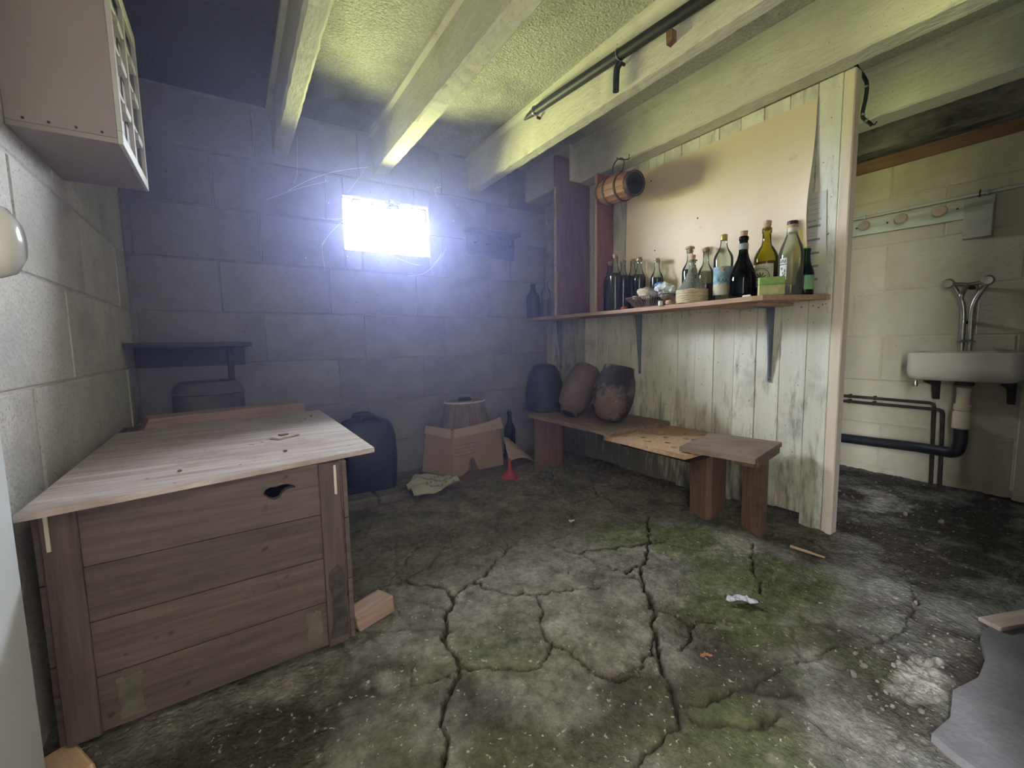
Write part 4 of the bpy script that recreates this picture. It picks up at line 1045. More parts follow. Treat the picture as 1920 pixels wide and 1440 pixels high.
prism('top', [(1.545, 1.112), (1.598, 0.826), (1.952, 0.900), (1.898, 1.190)], 2, BZT - .018, BZT + .002, M_bench_top, stl, world_pos=True)
prism('batten', [(1.655, 0.845), (1.652, 0.875), (1.945, 0.935), (1.950, 0.906)], 2, BZT - .046, BZT - .0182, M_bench, stl, world_pos=True)
prism('batten', [(1.625, 0.845), (1.615, 0.915), (1.652, 0.922), (1.654, 0.848)], 2, BZT - .040, BZT - .0182, M_bench, stl, world_pos=True)
prism('leg', [(1.780, 1.218), (1.730, 1.104), (1.765, 1.096), (1.815, 1.210)], 2, -.005, BZT - .0185, M_bench, stl, world_pos=True)
prism('leg', [(1.766, 1.098), (1.943, 1.138), (1.935, 1.165), (1.778, 1.128)], 2, -.005, BZT - .0185, M_bench, stl, world_pos=True)
prism('leg', [(1.802, 0.982), (1.742, 0.871), (1.834, 0.893), (1.890, 0.985)], 2, -.008, BZT - .0465, M_bench, stl, world_pos=True)
prism('block', [(1.815, 0.97), (1.77, 0.89), (1.834, 0.90), (1.880, 0.975)], 2, BZT - .0464, BZT - .0185, M_bench, stl, world_pos=True)

# ------------------------------------------------------------------ stoneware pots on the bench
M_pot_dark = mat('dark_glazed_stoneware', (0.012, 0.012, 0.016), (0.025, 0.024, 0.030), scale=8, rough=0.55, bump=0.1)
M_pot_brown = mat('brown_stoneware', (0.10, 0.070, 0.058), (0.15, 0.105, 0.086), scale=5, rough=0.6, bump=0.12, stain=((0.07, 0.055, 0.05), 4, 0.52, 0.7))
M_pot_flaking = mat('flaking_stoneware', (0.14, 0.10, 0.078), (0.235, 0.18, 0.14), scale=5, rough=0.7, bump=0.35, bscale=40,
                    stain=((0.022, 0.020, 0.022), 5.0, 0.42, 0.52), speck=((0.50, 0.47, 0.43), 30, 0.72))
pa = thing('stoneware_pot', 'black egg-shaped stoneware pot nearest the back wall', 'pot', (1.705, 2.255, BZT + .0005))
lathe('body', [(.001, 0), (.105, 0), (.118, .02), (.121, .09), (.117, .17), (.100, .245), (.072, .290), (.050, .300), (.001, .301)], M_pot_dark, pa, n=36)
lathe('base_ring', [(.104, .001), (.124, .006), (.127, .018), (.121, .032)], M_pot_dark, pa, n=36, cap=False)
pb = thing('stoneware_pot', 'plain brown stoneware pot leaning between the other two pots', 'pot', (1.70, 1.955, BZT + .003), (0, 0, 0))
# it lies tipped over, neck down to the front, flat base up against the partition
tilt = Matrix.Translation((.035, .0, .150)) @ Matrix.Rotation(math.radians(38), 4, 'Y') @ Matrix.Rotation(math.radians(-8), 4, 'X') @ Matrix.Translation((0, 0, -.145))
lathe('body', [(.040, .0), (.058, .006), (.082, .035), (.096, .09), (.099, .16), (.094, .225), (.080, .292), (.076, .300), (.001, .300)], M_pot_brown, pb, n=36, mtx=tilt, cap=False)
nk = lathe('neck', [(.036, -.022), (.050, -.024), (.052, -.010), (.044, .004), (.036, .004), (.033, -.010)], M_pot_brown, pb, n=28, mtx=tilt, cap=False)
lathe('mouth', [(.040, -.021), (.001, -.016)], M_pot_dark, pb, n=24, mtx=tilt, cap=False)
pc = thing('stoneware_pot', 'flaking brown and black stoneware pot with a stubby spout, nearest the stool', 'pot', (1.680, 1.655, BZT + .003), (0, 0, 0))
tilt = Matrix.Translation((.0, .0, .014)) @ Matrix.Rotation(math.radians(14), 4, 'Y') @ Matrix.Rotation(math.radians(2), 4, 'X')
lathe('body', [(.001, 0), (.045, 0), (.072, .012), (.098, .06), (.109, .12), (.110, .175), (.101, .225), (.087, .262), (.080, .290), (.081, .298), (.076, .300), (.001, .301)], M_pot_flaking, pc, n=40, mtx=tilt)
lathe('spout', [(.017, 0), (.016, .03), (.0135, .050), (.008, .050), (.007, .03)], M_pot_flaking, pc, n=16, mtx=tilt @ Matrix.Translation((-.075, .052, .060)) @ Matrix.Rotation(math.radians(-115), 4, 'Y') @ Matrix.Rotation(math.radians(25), 4, 'X'))

# ------------------------------------------------------------------ plank chest on the left
CA = math.radians(1.6)
chest = thing('plank_chest', 'large brown plank chest with a torn hand hole', 'chest', (-.334, 1.128, 0.032), (0, 0, CA))
CW, CD, CHT = 0.561, 1.02, 0.483
zj = [0.0, 0.118, 0.236, 0.352]
# front: four boards, the top one with the hand hole
for k, (a, b) in enumerate(zip(zj, zj[1:])):
    box('front_plank', .045, CW - .012, .010 + random.uniform(-.001, .001), .030, a + (.0006 if k else 0), b - .0012, M_chest, chest, bevel=.0015)
hole = [(.372, .431), (.376, .441), (.389, .446), (.397, .443), (.412, .447), (.426, .446), (.439, .439), (.441, .434), (.428, .434), (.419, .432), (.411, .426), (.406, .416), (.394, .413), (.384, .418)]
plate('front_plank', [(.045, .353), (CW - .012, .353), (CW - .012, CHT), (.045, CHT)], [hole], .020, M_chest, chest, Matrix.Translation((0, .020, 0)) @ Matrix.Rotation(math.radians(90), 4, 'X'))
box('front_post', .008, .060, .000, .0098, 0, CHT, M_chest_post, chest, bevel=.002)
box('front_post', CW - .068, CW - .018, -.002, .0098, 0, CHT, M_chest_post, chest, bevel=.002)
for a, b in ((0.0, .165), (.166, .330), (.331, CHT)):
    box('side_plank', CW - .0118, CW, .006, CD, a, b - .001, M_chest, chest, bevel=.0015)
    box('side_plank', -.004, .0072, .012, CD, a, b - .001, M_chest, chest, bevel=.0015)
box('back_panel', .010, CW - .014, CD - .02, CD, 0, CHT, M_chest, chest, bevel=.001)
box('bottom_panel', .010, CW - .014, .032, CD - .022, .006, .018, M_chest_post, chest, bevel=0)
for x in (.016, CW - .034):
    o = box('white_strip', x, x + .0065, -.0052, -.0022, CHT - .082, CHT - .006, M_white_strip, chest, bevel=.001); o['label'] = 'white plastic strip'
for cx_, w_, hh in ((.108, .038, .105), (CW - .098, .030, .105)):
    pts = [(cx_ + w_ * (.5 - t) + random.uniform(-.003, .003), hh * .98 + random.uniform(-.004, .004)) for t in np.linspace(0, 1, 7)] + [(cx_ - w_ / 2 + random.uniform(-.004, .004), z) for z in np.linspace(hh * .8, .012, 6)] + [(cx_ + w_ / 2 + random.uniform(-.004, .004), z) for z in np.linspace(.012, hh * .8, 6)]
    o = prism('mould_patch', pts, 1, .0076, .0092, M_lichen, chest); o['label'] = 'pale mould patch'
pts = [(CW - .066, .02), (CW - .020, .02)] + [(CW - .020 - random.uniform(0, .004), z) for z in np.linspace(.08, .20, 5)] + [(CW - .043 + random.uniform(-.01, .01), .215)] + [(CW - .062 + random.uniform(0, .008), z) for z in np.linspace(.20, .06, 5)]
o = prism('mould_patch', pts, 1, -.0032, -.0018, mat('black_mould', (0.035, 0.031, 0.029), (0.085, 0.072, 0.064), scale=40, contrast=(.35, .7)), chest); o['label'] = 'black mould patch'
for x0, y0 in ((.07, .10), (CW - .13, .10), (.07, CD - .10), (CW - .13, CD - .10)):
    box('foot', x0, x0 + .06, y0, y0 + .06, -.040, 0, M_chest_post, chest, bevel=.003)
ld = thing('plywood_lid', 'weathered plywood sheet lying over the plank chest', 'lid', (0, 1.5, .515))
lo = [(-.335, 1.062), (.308, 1.180), (.306, 1.60), (.302, 2.030), (-.10, 1.965), (-.345, 1.915)]
prism('sheet', lo, 2, .5165, .529, M_ply, ld, world_pos=True)
sc_ = thing('ply_offcut', 'small pale plywood offcut lying on the chest lid', 'offcut', (.118, 1.49, .5295), (0, 0, math.radians(32)))
box('piece', -.036, .036, -.022, .022, 0, .006, M_ply, sc_, bevel=.001); box('chip', -.016, .010, -.008, .012, .0062, .0105, M_brown_board, sc_, bevel=.002)
for k, (x, y) in enumerate(((.215, 1.80), (.245, 1.86), (.20, 1.77), (.10, 1.28), (-.12, 1.22))):
    lump('wood_chip', ['dark wood crumb near the far right corner of the lid', 'dark wood crumb farthest toward the window on the lid', 'pale wood chip near the far right corner of the lid', 'dark crumb near the front edge of the lid', 'dark crumb near the front left of the lid'][k], 'chip', (x, y, .5318), (.0055, .0035, .003), M_ply if k == 2 else M_brown_board, (0, 0, k), seed=20 + k, sub=2)
tb_ = thing('timber_block', 'reddish squared timber lying at the back of the chest', 'timber', (-.04, 2.05, .5155), (0, 0, math.radians(12.5)))
prism('beam', [(-.262, 0), (.285, 0), (.277, .048), (-.240, .048)], 1, -.055, .055, M_timber, tb_)
# scrap wood by the chest foot
sp_ = thing('wood_offcut', 'pinkish split wood offcut by the right foot of the chest', 'offcut', (.300, 1.262, 0.006), (0, 0, math.radians(20)))
box('piece', -.075, .045, -.040, .035, 0, .042, M_timber, sp_, bevel=.004, jit=.006)
so_ = box('wood_offcut', -.03, .03, -.05, .05, 0, .02, M_hard_edge, bevel=.003, jit=.004); so_.location = (-.325, 1.10, .006); so_.rotation_euler = (0, 0, .5)
tag(so_, 'pale wood offcut under the left corner of the chest', 'offcut')

# ------------------------------------------------------------------ dark corner: wall shelf, drum
ls = thing('wall_shelf', 'dark wall shelf in the back left corner', 'shelf', (-.15, 2.5, .83))
M_dark_wood = wood('dark_stained_wood', (0.035, 0.032, 0.034), (0.06, 0.054, 0.055), axis=0)
box('board', L + .002, .078, 2.36, D - .002, .812, .834, M_dark_wood, ls, bevel=.002, world_pos=True)
box('bracket', -.025, .0, 2.42, D - .002, .786, .8115, M_dark_wood, ls, bevel=.002, world_pos=True)
box('bracket_leg', -.025, .0, D - .030, D - .002, .64, .7855, M_dark_wood, ls, bevel=.002, world_pos=True)
box('back_rail', L + .002, .05, D - .020, D - .002, .72, .8115, M_dark_wood, ls, bevel=.001, world_pos=True)
dr = thing('drum', 'grey rounded drum standing under the corner shelf behind the chest', 'drum', (-.105, 2.43, 0.0))
M_drum = mat('dull_grey_tin', (0.06, 0.06, 0.065), (0.11, 0.107, 0.107), scale=6, rough=0.7, bump=0.1, stain=((0.06, 0.05, 0.05), 5, .5, .7))
lathe('body', [(.001, .005), (.135, .005), (.138, .012), (.138, .30), (.141, .31), (.138, .32), (.138, .60), (.130, .635), (.108, .656), (.001, .662)], M_drum, dr, n=36)
lathe('rim', [(.137, .598), (.143, .604), (.137, .612)], M_drum, dr, n=36, cap=False)

# ------------------------------------------------------------------ wall cabinet upper left
cb_ = thing('wall_cabinet', 'beige wall cabinet with slatted front hung high on the left wall', 'cabinet', (-.29, 1.6, 1.298))
X0, X1, Y0, Y1, Z0, Z1 = L + .001, -.196, 1.412, 1.788, 1.298, 1.735
def cbox(nm, *a, m=M_cab, par=None, bev=.001): return box(nm, *a, m, par or cb_, bevel=bev, world_pos=(par is None))
cbox('side_panel', X0, X1, Y0, Y0 + .012, Z0 + .0125, Z1)
cbox('side_panel', X0, X1, Y1 - .012, Y1, Z0 + .0125, Z1)
cbox('bottom_panel', X0, X1, Y0, Y1, Z0, Z0 + .012)
cbox('top_panel', X0, X1, Y0, Y1, Z1, Z1 + .012)
cbox('back_panel', X0, X0 + .006, Y0 + .013, Y1 - .013, Z0 + .013, Z1 - .001, m=M_cab_in)
cbox('inner_door', X1 - .012, X1 - .006, Y0 + .013, Y1 - .013, Z0 + .013, Z1 - .001, m=M_cab_in)
cbox('bottom_rail', X1 + .0002, X1 + .010, Y0, Y1, Z0, Z0 + .030, m=M_cab_light)
cbox('top_rail', X1 + .0002, X1 + .010, Y0, Y1, Z1 - .025, Z1 + .012, m=M_cab_light)
for y in (Y0, (Y0 + Y1) / 2 - .010, Y1 - .018):
    cbox('stile', X1 + .0002, X1 + .010, y, y + .018, Z0 + .0305, Z1 - .0255, m=M_cab_light)
for z in (Z0 + .125, Z0 + .235, Z0 + .33):
    for a, b in ((Y0 + .0185, (Y0 + Y1) / 2 - .0105), ((Y0 + Y1) / 2 + .0085, Y1 - .0185)):
        cbox('cross_rail', X1 + .0002, X1 + .008, a, b, z, z + .012, m=M_cab_light)
        cbox('pull_strip', X1 - .0055, X1 + .012, a + .05, a + .11, z - .022, z - .0005, m=M_cab_light)
for k, y in enumerate((.10, .32, .56, .80)):
    lathe('screw_head', [(.0028, -.001), (.0028, .0008)], M_iron, cb_, n=10, mtx=Matrix.Translation((X0 + .01 + (X1 - X0) * y, Y0 - .0008, Z0 + .020)) @ Matrix.Rotation(math.radians(90), 4, 'X'), world_pos=True)

# ------------------------------------------------------------------ white door leaf folded against the left wall
dl = struct(box('door_1', -.342, -.300, 0.15, 0.952, 0.015, 1.72, M_white_door, bevel=.003), 'white door leaf folded back against the left wall')
kb = lathe('door_knob', [(.012, 0), (.012, .020), (.024, .030), (.036, .042), (.041, .056), (.036, .070), (.022, .079), (.001, .081)], M_knob, dl, n=32,
           mtx=Matrix.Translation((-.2998, .826, .950)) @ Matrix.Rotation(math.radians(90), 4, 'Y') @ Matrix.Scale(1.15, 4, (1, 0, 0)))
lathe('knob_plate', [(.026, 0), (.026, .004), (.020, .006)], M_iron, dl, n=24, mtx=Matrix.Translation((-.2999, .826, .950)) @ Matrix.Rotation(math.radians(90), 4, 'Y'))
df = struct(boxes('trim_3', [(DOOR[0] - .03, DOOR[0], FRONT - .2, FRONT + .012, 0, DOOR[3] + .05), (DOOR[1], DOOR[1] + .05, FRONT - .2, FRONT + .012, 0, DOOR[3] + .05), (DOOR[0], DOOR[1], FRONT - .2, FRONT + .012, DOOR[3], DOOR[3] + .05)], M_white_door), 'white frame of the doorway')

# ------------------------------------------------------------------ things along the foot of the back wall
M_jerry = mat('dark_blue_plastic', (0.010, 0.013, 0.022), (0.018, 0.022, 0.036), scale=6, rough=0.55, spec=0.4, bump=0.08)
jc = thing('plastic_drum', 'dark blue plastic drum with carrying handles beside the chest', 'drum', (.590, 2.425, 0.004))
def sq(h, r, p=3.2, n=40):
    out = []
    for t in np.linspace(0, 2 * math.pi, n, endpoint=False):
        c, s = math.cos(t), math.sin(t); k = (abs(c) ** p + abs(s) ** p) ** (-1 / p)
        out.append((r * c * k, r * .92 * s * k, h))
    return out
rings = [(0, .125), (.006, .140), (.03, .146), (.05, .142), (.06, .148), (.18, .155), (.30, .150), (.355, .138), (.385, .118), (.398, .085), (.400, .001)]
v, f = [], []
for z, r in rings: v += sq(z, r)
for i in range(len(rings) - 1):
    for k in range(40): f.append((i * 40 + k, i * 40 + (k + 1) % 40, (i + 1) * 40 + (k + 1) % 40, (i + 1) * 40 + k))
f.append(tuple(range(39, -1, -1)))
mesh('body', v, f, M_jerry, jc, True)
lathe('screw_lid', [(.050, .396), (.052, .400), (.052, .418), (.046, .422), (.001, .423)], M_jerry, jc, n=28)
for s in (-1, 1):
    tube('handle', spline([(-.045, s * .085, .385), (-.040, s * .082, .412), (0, s * .080, .418), (.040, s * .082, .412), (.045, s * .085, .385)], 5), .009, M_jerry, jc, n=8)
M_kerb = mat('kerb_stone', (0.10, 0.088, 0.082), (0.165, 0.148, 0.138), scale=12, rough=0.95, bump=0.5)
for k, (x0, x1) in enumerate(((.36, .565), (.572, .70))):
    o = box('kerb_stone', x0, x1, 2.135, 2.245, -.005, .052 - k * .006, M_kerb, bevel=.010, jit=.005)
    tag(o, ['long rough kerb stone in front of the blue drum', 'short rough kerb stone between blue drum and newspaper'][k], 'stone')

pk = thing('floor_plank', 'grimy wooden plank on the floor under the cardboard box', 'plank', (1.2, 2.3, 0))
prism('board', [(.90, 2.245), (1.055, 2.125), (1.585, 2.235), (1.60, 2.33), (1.42, 2.50), (.93, 2.44)], 2, .004, .030, wood('grimy_board', (0.085, 0.064, 0.053), (0.15, 0.115, 0.095), axis=0), pk, world_pos=True)
M_card = mat('cardboard', (0.29, 0.205, 0.155), (0.35, 0.255, 0.195), scale=4, rough=0.9, bump=0.05)
M_card_in = mat('cardboard_pale', (0.37, 0.28, 0.215), (0.43, 0.33, 0.26), scale=4, rough=0.9, bump=0.05)
M_card_ink = flat('reddish_print', (0.17, 0.075, 0.055))
bx_ = thing('cardboard_box', 'open tapered cardboard box with folded-down flaps and a torn front', 'box', (1.2, 2.35, .031))
A0, B0, C0, D0 = Vector((1.025, 2.240, .0315)), Vector((1.405, 2.295, .0315)), Vector((1.375, 2.565, .0315)), Vector((.925, 2.475, .0315))
A1, B1, C1, D1 = Vector((1.052, 2.290, .296)), Vector((1.392, 2.318, .305)), Vector((1.365, 2.555, .30)), Vector((.962, 2.470, .30))
def sheet(nm, quad, holes, m, par, th=.005, outer=None):
    """panel spanned by quad corners (u right, v up), with optional torn outline, given thickness"""
    a, b, c, d = quad
    nrm = (b - a).cross(d - a).normalized()
    outer = outer or [(0, 0), (1, 0), (1, 1), (0, 1)]
    P2 = lambda u, w: a * (1 - u) * (1 - w) + b * u * (1 - w) + c * u * w + d * (1 - u) * w
    front = [P2(u, w) for u, w in outer]; back = [p - nrm * -th for p in front]
    n = len(outer)
    bm = bmesh.new(); fv = [bm.verts.new(p) for p in front]; bv = [bm.verts.new(p) for p in back]
    bm.faces.new(fv); bm.faces.new(bv[::-1])
    for i in range(n): bm.faces.new((fv[i], bv[i], bv[(i + 1) % n], fv[(i + 1) % n]))
    bmesh.ops.triangulate(bm, faces=bm.faces[:2]); bmesh.ops.recalc_face_normals(bm, faces=bm.faces)
    me = bpy.data.meshes.new(nm); bm.to_mesh(me); bm.free()
    return link(nm, me, m, par, True), P2, nrm
torn = [(0, 0), (.02, -.01), (.16, .0), (.26, .06), (.29, .14), (.31, .26), (.36, .335), (.40, .31), (.44, .19), (.46, .10), (.50, .03), (1, 0), (1, 1), (0, 1)]
fr_, Pf, nf = sheet('front_panel', (A0, B0, B1, A1), [], M_card, bx_, -.004, torn)
sheet('side_panel', (D0, A0, A1, D1), [], M_card, bx_, -.004)
sheet('side_panel', (B0, C0, C1, B1), [], M_card, bx_, -.004)
sheet('back_panel', (C0, D0, D1, C1), [], M_card, bx_, -.004)
o1 = Vector((-.003, -.007, -.050)); 
up = Vector((0, 0, .012))
fl = [A1 + up + Vector((.010, -.004, 0)), B1 + up + Vector((.004, -.010, .022)), B1 + Vector((.012, -.022, -.030)), A1 + Vector((.008, -.016, -.040))]
sheet('flap', (fl[3], fl[2], fl[1], fl[0]), [], M_card_in, bx_, -.003, [(0, 0), (1, -.1), (1, 1), (.85, .88), (.6, .82), (.3, .84), (.06, .90), (0, .97)])
fl = [D1 + up + Vector((-.004, 0, 0)), A1 + up + Vector((-.012, -.002, 0)), A1 + Vector((-.018, -.014, -.042)), D1 + Vector((-.016, -.004, -.035))]
sheet('flap', (fl[3], fl[2], fl[1], fl[0]), [], M_card_in, bx_, -.003)
def print_on(u0, u1, w0, w1, nm='print_frame', th=.004):
    for a, b, c, d in ((u0, u1, w0, w0 + .012), (u0, u1, w1 - .012, w1), (u0, u0 + .006, w0, w1), (u1 - .006, u1, w0, w1)):
        q = [Pf(a, c), Pf(b, c), Pf(b, d), Pf(a, d)]; q = [p + nf * .0006 for p in q]
        mesh(nm, q, [(0, 1, 2, 3)], M_card_ink, bx_, world_pos=True)
print_on(.06, .46, .42, .66); print_on(.64, .97, .50, .74)
for w in (.50, .57): q = [Pf(.07, w) + nf * .0006, Pf(.45, w) + nf * .0006, Pf(.45, w + .008) + nf * .0006, Pf(.07, w + .008) + nf * .0006]; mesh('print_line', q, [(0, 1, 2, 3)], M_card_ink, bx_, world_pos=True)
for w in (.58, .65): q = [Pf(.65, w) + nf * .0006, Pf(.93, w) + nf * .0006, Pf(.93, w + .007) + nf * .0006, Pf(.65, w + .007) + nf * .0006]; mesh('print_line', q, [(0, 1, 2, 3)], M_card_ink, bx_, world_pos=True)
rg = ring_me(.83, .86, .075, .105, .006, 0)
for vv in rg.vertices: vv.co = Pf(vv.co.x, min(vv.co.y, .99)) + nf * .02
link('print_ring', rg, M_card_ink, bx_, True)
# wooden stave tub turned upside down in the box
tu = thing('stave_tub', 'wooden stave tub upturned in the cardboard box, with white cord and dark knob', 'tub', (1.205, 2.425, .032))
M_stave = wood('weathered_stave', (0.13, 0.095, 0.080), (0.21, 0.155, 0.13), axis=2, rand=.18)
NT = 20
sv = []
for z, r in ((0.0, .185), (.24, .172), (.41, .132)):
    for q in (-1, 1):
        a = q * (math.pi / NT - .012)
        sv += [(r * math.cos(a), r * .84 * math.sin(a) if False else r * math.sin(a), z), ((r - .010) * math.cos(a), (r - .010) * math.sin(a), z)]
sf = []
for i in range(2):
    o = i * 4; sf += [(o, o + 2, o + 6, o + 4), (o + 1, o + 5, o + 7, o + 3), (o, o + 4, o + 5, o + 1), (o + 2, o + 3, o + 7, o + 6)]
sf += [(0, 1, 3, 2), (8, 10, 11, 9)]
s0 = mesh('stave', sv, sf, M_stave, tu)
for k in range(1, NT):
    o = s0.copy(); COL.objects.link(o); o.parent = tu; o.rotation_euler = (0, 0, 2 * math.pi * k / NT)
tu.scale = (1, .70, 1)
lathe('end_board', [(.001, .405), (.128, .405), (.128, .418), (.001, .419)], M_stave, tu, n=32)
tube('cord', [(.132 * math.cos(a), .132 * math.sin(a), .413) for a in np.linspace(0, 2 * math.pi, 40, endpoint=False)], .0055, flat('white_cord', (0.55, 0.52, 0.48)), tu, n=8, closed=True)
lathe('knob', [(.045, .4192), (.047, .425), (.036, .437), (.001, .440)], M_pot_dark, tu, n=20)
# green bottle, corrugated card, funnel, newspaper
t = thing('bottle', 'dark green glass bottle standing in the corner beside the cardboard box', 'bottle', (1.585, 2.50, .004))
lathe('glass', wine(.325, .040, .0135), G_dark, t, n=32, cap=False, angle=60)
lathe('liquid', liq(wine(.325, .040), .15), L_wine, t, n=32)
cgd = thing('corrugated_card', 'strip of ribbed pale cardboard propped beside the box', 'cardboard', (1.50, 2.33, .03))
qa, qb, qc, qd = Vector((1.425, 2.262, .055)), Vector((1.645, 2.270, .006)), Vector((1.500, 2.395, .175)), Vector((1.440, 2.350, .195))
v, f = [], []; nu, nv_ = 36, 6
nrm = (qb - qa).cross(qd - qa).normalized()
for side in (0, 1):
    for j in range(nv_ + 1):
        for i in range(nu + 1):
            u, w = i / nu, j / nv_
            p = qa * (1 - u) * (1 - w) + qd * (1 - u) * w + qb * u * (1 - w) + qc * u * w
            v.append(p + nrm * (.0022 * math.sin(w * 60) * 1.0 + (.004 if side else 0)) + Vector((0, 0, .03 * math.sin(math.pi * u) * (1 - w))))
k = (nu + 1) * (nv_ + 1)
for s_ in (0, k):
    for j in range(nv_):
        for i in range(nu):
            a = s_ + j * (nu + 1) + i; f.append((a, a + 1, a + nu + 2, a + nu + 1))
mesh('sheet', v, f, M_card_in, cgd, True, True)
for j in range(8):
    w = (j + .5) / 8
    tube('rib', [qa * (1 - u) * (1 - w) + qd * (1 - u) * w + qb * u * (1 - w) + qc * u * w + nrm * .003 + Vector((0, 0, .03 * math.sin(math.pi * u) * (1 - w))) for u in np.linspace(0, 1, 9)], .0028, M_card_in, cgd, n=5, world_pos=True)
fn = thing('funnel', 'red plastic funnel standing upside down on the floor', 'funnel', (1.335, 2.115, .006))
M_fun = mat('red_plastic', (0.30, 0.035, 0.055), (0.36, 0.05, 0.07), scale=8, rough=0.4, spec=0.45, bump=0)
lathe('cone', [(.055, 0), (.056, .004), (.050, .008), (.040, .022), (.020, .045), (.013, .058)], M_fun, fn, n=32, cap=False)
lathe('spout', [(.0128, .058), (.010, .085), (.0085, .118), (.007, .118), (.008, .085), (.010, .060)], M_fun, fn, n=20, cap=False)
def newspaper():
    """crumpled folded sheet"""
    c = [Vector((.755, 2.300, 0)), Vector((.735, 2.060, 0)), Vector((1.000, 2.075, 0)), Vector((.975, 2.265, 0))]
    n = 34; v, f = [], []
    r_ = np.random.default_rng(3)
    for j in range(n + 1):
        for i in range(n + 1):
            u, w = i / n, j / n
            p = c[0] * (1 - u) * (1 - w) + c[1] * (1 - u) * w + c[2] * u * w + c[3] * u * (1 - w)
            if u < .35 and w > .55: p = p + Vector((-.01, -.045, 0)) * ((w - .55) / .45) * (1 - u / .35)
            z = .010 + .026 * u + .030 * abs(math.sin(3.1 * u + 1.5 * w)) * (1 - .35 * w) + .022 * abs(math.sin(7.3 * w - 4.2 * u + .5)) + .030 * max(0, 1 - abs(u - .25) / .18) * (1 - w)
            v.append(p + Vector((0, 0, z)))
    w_ = n + 1; k = w_ * w_
    v += [a - Vector((0, 0, .0025)) for a in v]
    for s_ in (0, k):
        for j in range(n):
            for i in range(n):
                a = s_ + j * w_ + i; f.append((a, a + 1, a + w_ + 1, a + w_))
    t = thing('newspaper', 'crumpled yellowed newspaper lying on the floor between drum and box', 'newspaper', (.87, 2.19, .004))
    m = mat('yellowed_newsprint', (0.34, 0.315, 0.26), (0.46, 0.43, 0.36), scale=4, rough=.95, bump=.05, rand=0)
    mesh('sheet', v, f, m, t, True, True, 25)
    # printed blocks follow the sheet
    def surf(u, w):
        i, j = min(int(u * n), n - 1), min(int(w * n), n - 1)
        return Vector(v[j * w_ + i]) + Vector((0, 0, .0016))
    for r0 in range(5):
        for c0 in range(6):
            u0, w0 = .36 + c0 * .10, .22 + r0 * .145
            q = [surf(u0, w0), surf(u0 + .06, w0), surf(u0 + .06, w0 + .06), surf(u0, w0 + .06)]
            mesh('print_block', q, [(0, 1, 2, 3)], flat('newsprint_ink', (0.20, 0.185, 0.15)) if (r0 + c0) % 3 else M_grey_ink, t, world_pos=True)
newspaper()
# dim hook rack on the back wall
hr = thing('hook_rack', 'dark hook rack on the back wall right of the window', 'rack', (1.53, D - .01, 1.47))
box('board', 1.345, 1.715, D - .018, D - .0045, 1.385, 1.535, M_dark_wood, hr, bevel=.002, world_pos=True)
box('top_ledge', 1.330, 1.735, D - .075, D - .0045, 1.5355, 1.553, M_dark_wood, hr, bevel=.002, world_pos=True)
for x in (1.40, 1.49, 1.58, 1.67):
    tube('hook', spline([(x, D - .018, 1.475), (x, D - .050, 1.470), (x, D - .062, 1.490), (x, D - .052, 1.510)], 5), .006, M_iron, hr, n=8, world_pos=True)

# ------------------------------------------------------------------ black pipe along the third beam
gp = thing('black_pipe', 'long black plastic pipe with cut tip clipped along the ceiling beam', 'pipe', (1.35, 1.2, 1.9))
gpts = [(1.352, 1.935, 1.955), (1.350, 1.90, 1.957), (1.348, 1.84, 1.955), (1.346, 1.70, 1.946), (1.346, 1.30, 1.921), (1.346, .90, 1.893), (1.346, .3, 1.85), (1.346, -.13, 1.83)]
tube('pipe', gpts, [.003, .012, .019, .021, .021, .021, .021, .021], M_black, gp, n=14, world_pos=True)
for y, z in ((1.83, 1.953), (1.272, 1.919), (.62, 1.873)):
    tube('clip', [(1.346 + .0225 * math.cos(a), y, z + .0225 * math.sin(a)) for a in np.linspace(0, 2 * math.pi, 20, endpoint=False)], .0022, mat('zinc', (0.35, 0.36, 0.36), (0.42, 0.43, 0.43), metallic=.8, rough=.4, bump=0), gp, n=6, closed=True, world_pos=True)
    box('clip_screw', 1.355, 1.3765, y - .004, y + .004, z - .034, z - .0225, M_iron, gp, bevel=.001, world_pos=True)
hp = thing('hanging_peg', 'short black rubber peg hanging from the beam pipe', 'peg', (1.35, 1.288, 1.80))
tube('peg', spline([(1.352, 1.272, 1.893), (1.348, 1.285, 1.878), (1.348, 1.290, 1.85), (1.349, 1.293, 1.793)], 5), .0125, M_black, hp, n=14, world_pos=True)
wpg = thing('wooden_wedge', 'small rusty brown wedge tucked under the black pipe', 'wedge', (1.36, 1.046, 1.85))
prism('wedge', [(1.034, 1.845), (1.058, 1.838), (1.060, 1.885), (1.036, 1.882)], 0, 1.352, 1.3765, M_plate_wood, wpg, world_pos=True)

# ------------------------------------------------------------------ passage: cable, coat rack, tin, sink
cbl = thing('hanging_cable', 'black cable end hanging from the passage ceiling by the post', 'cable', (2.2, .77, 1.9))
tube('cable', spline([(2.10, .80, CEIL + .005), (2.15, .80, 1.955), (2.195, .795, 1.897), (2.203, .772, 1.85), (2.20, .757, 1.81), (2.20, .758, 1.76), (2.20, .766, 1.70), (2.20, .758, 1.677), (2.20, .745, 1.661), (2.20, .733, 1.645)], 5), .007, M_black, cbl, n=10, world_pos=True)
for p_ in ((2.2, .7495, 1.667), (2.2, .764, 1.698), (2.2, .757, 1.80)):
    lathe('tape_band', [(.0078, -.004), (.0078, .004)], flat('grey_tape', (0.35, 0.35, 0.33)), cbl, n=12, mtx=Matrix.Translation(p_) @ Matrix.Rotation(math.radians(20), 4, 'X'), world_pos=True)
tube('bare_wire', [(2.20, .734, 1.646), (2.20, .724, 1.643), (2.20, .716, 1.652)], .003, M_black, cbl, n=6, world_pos=True)

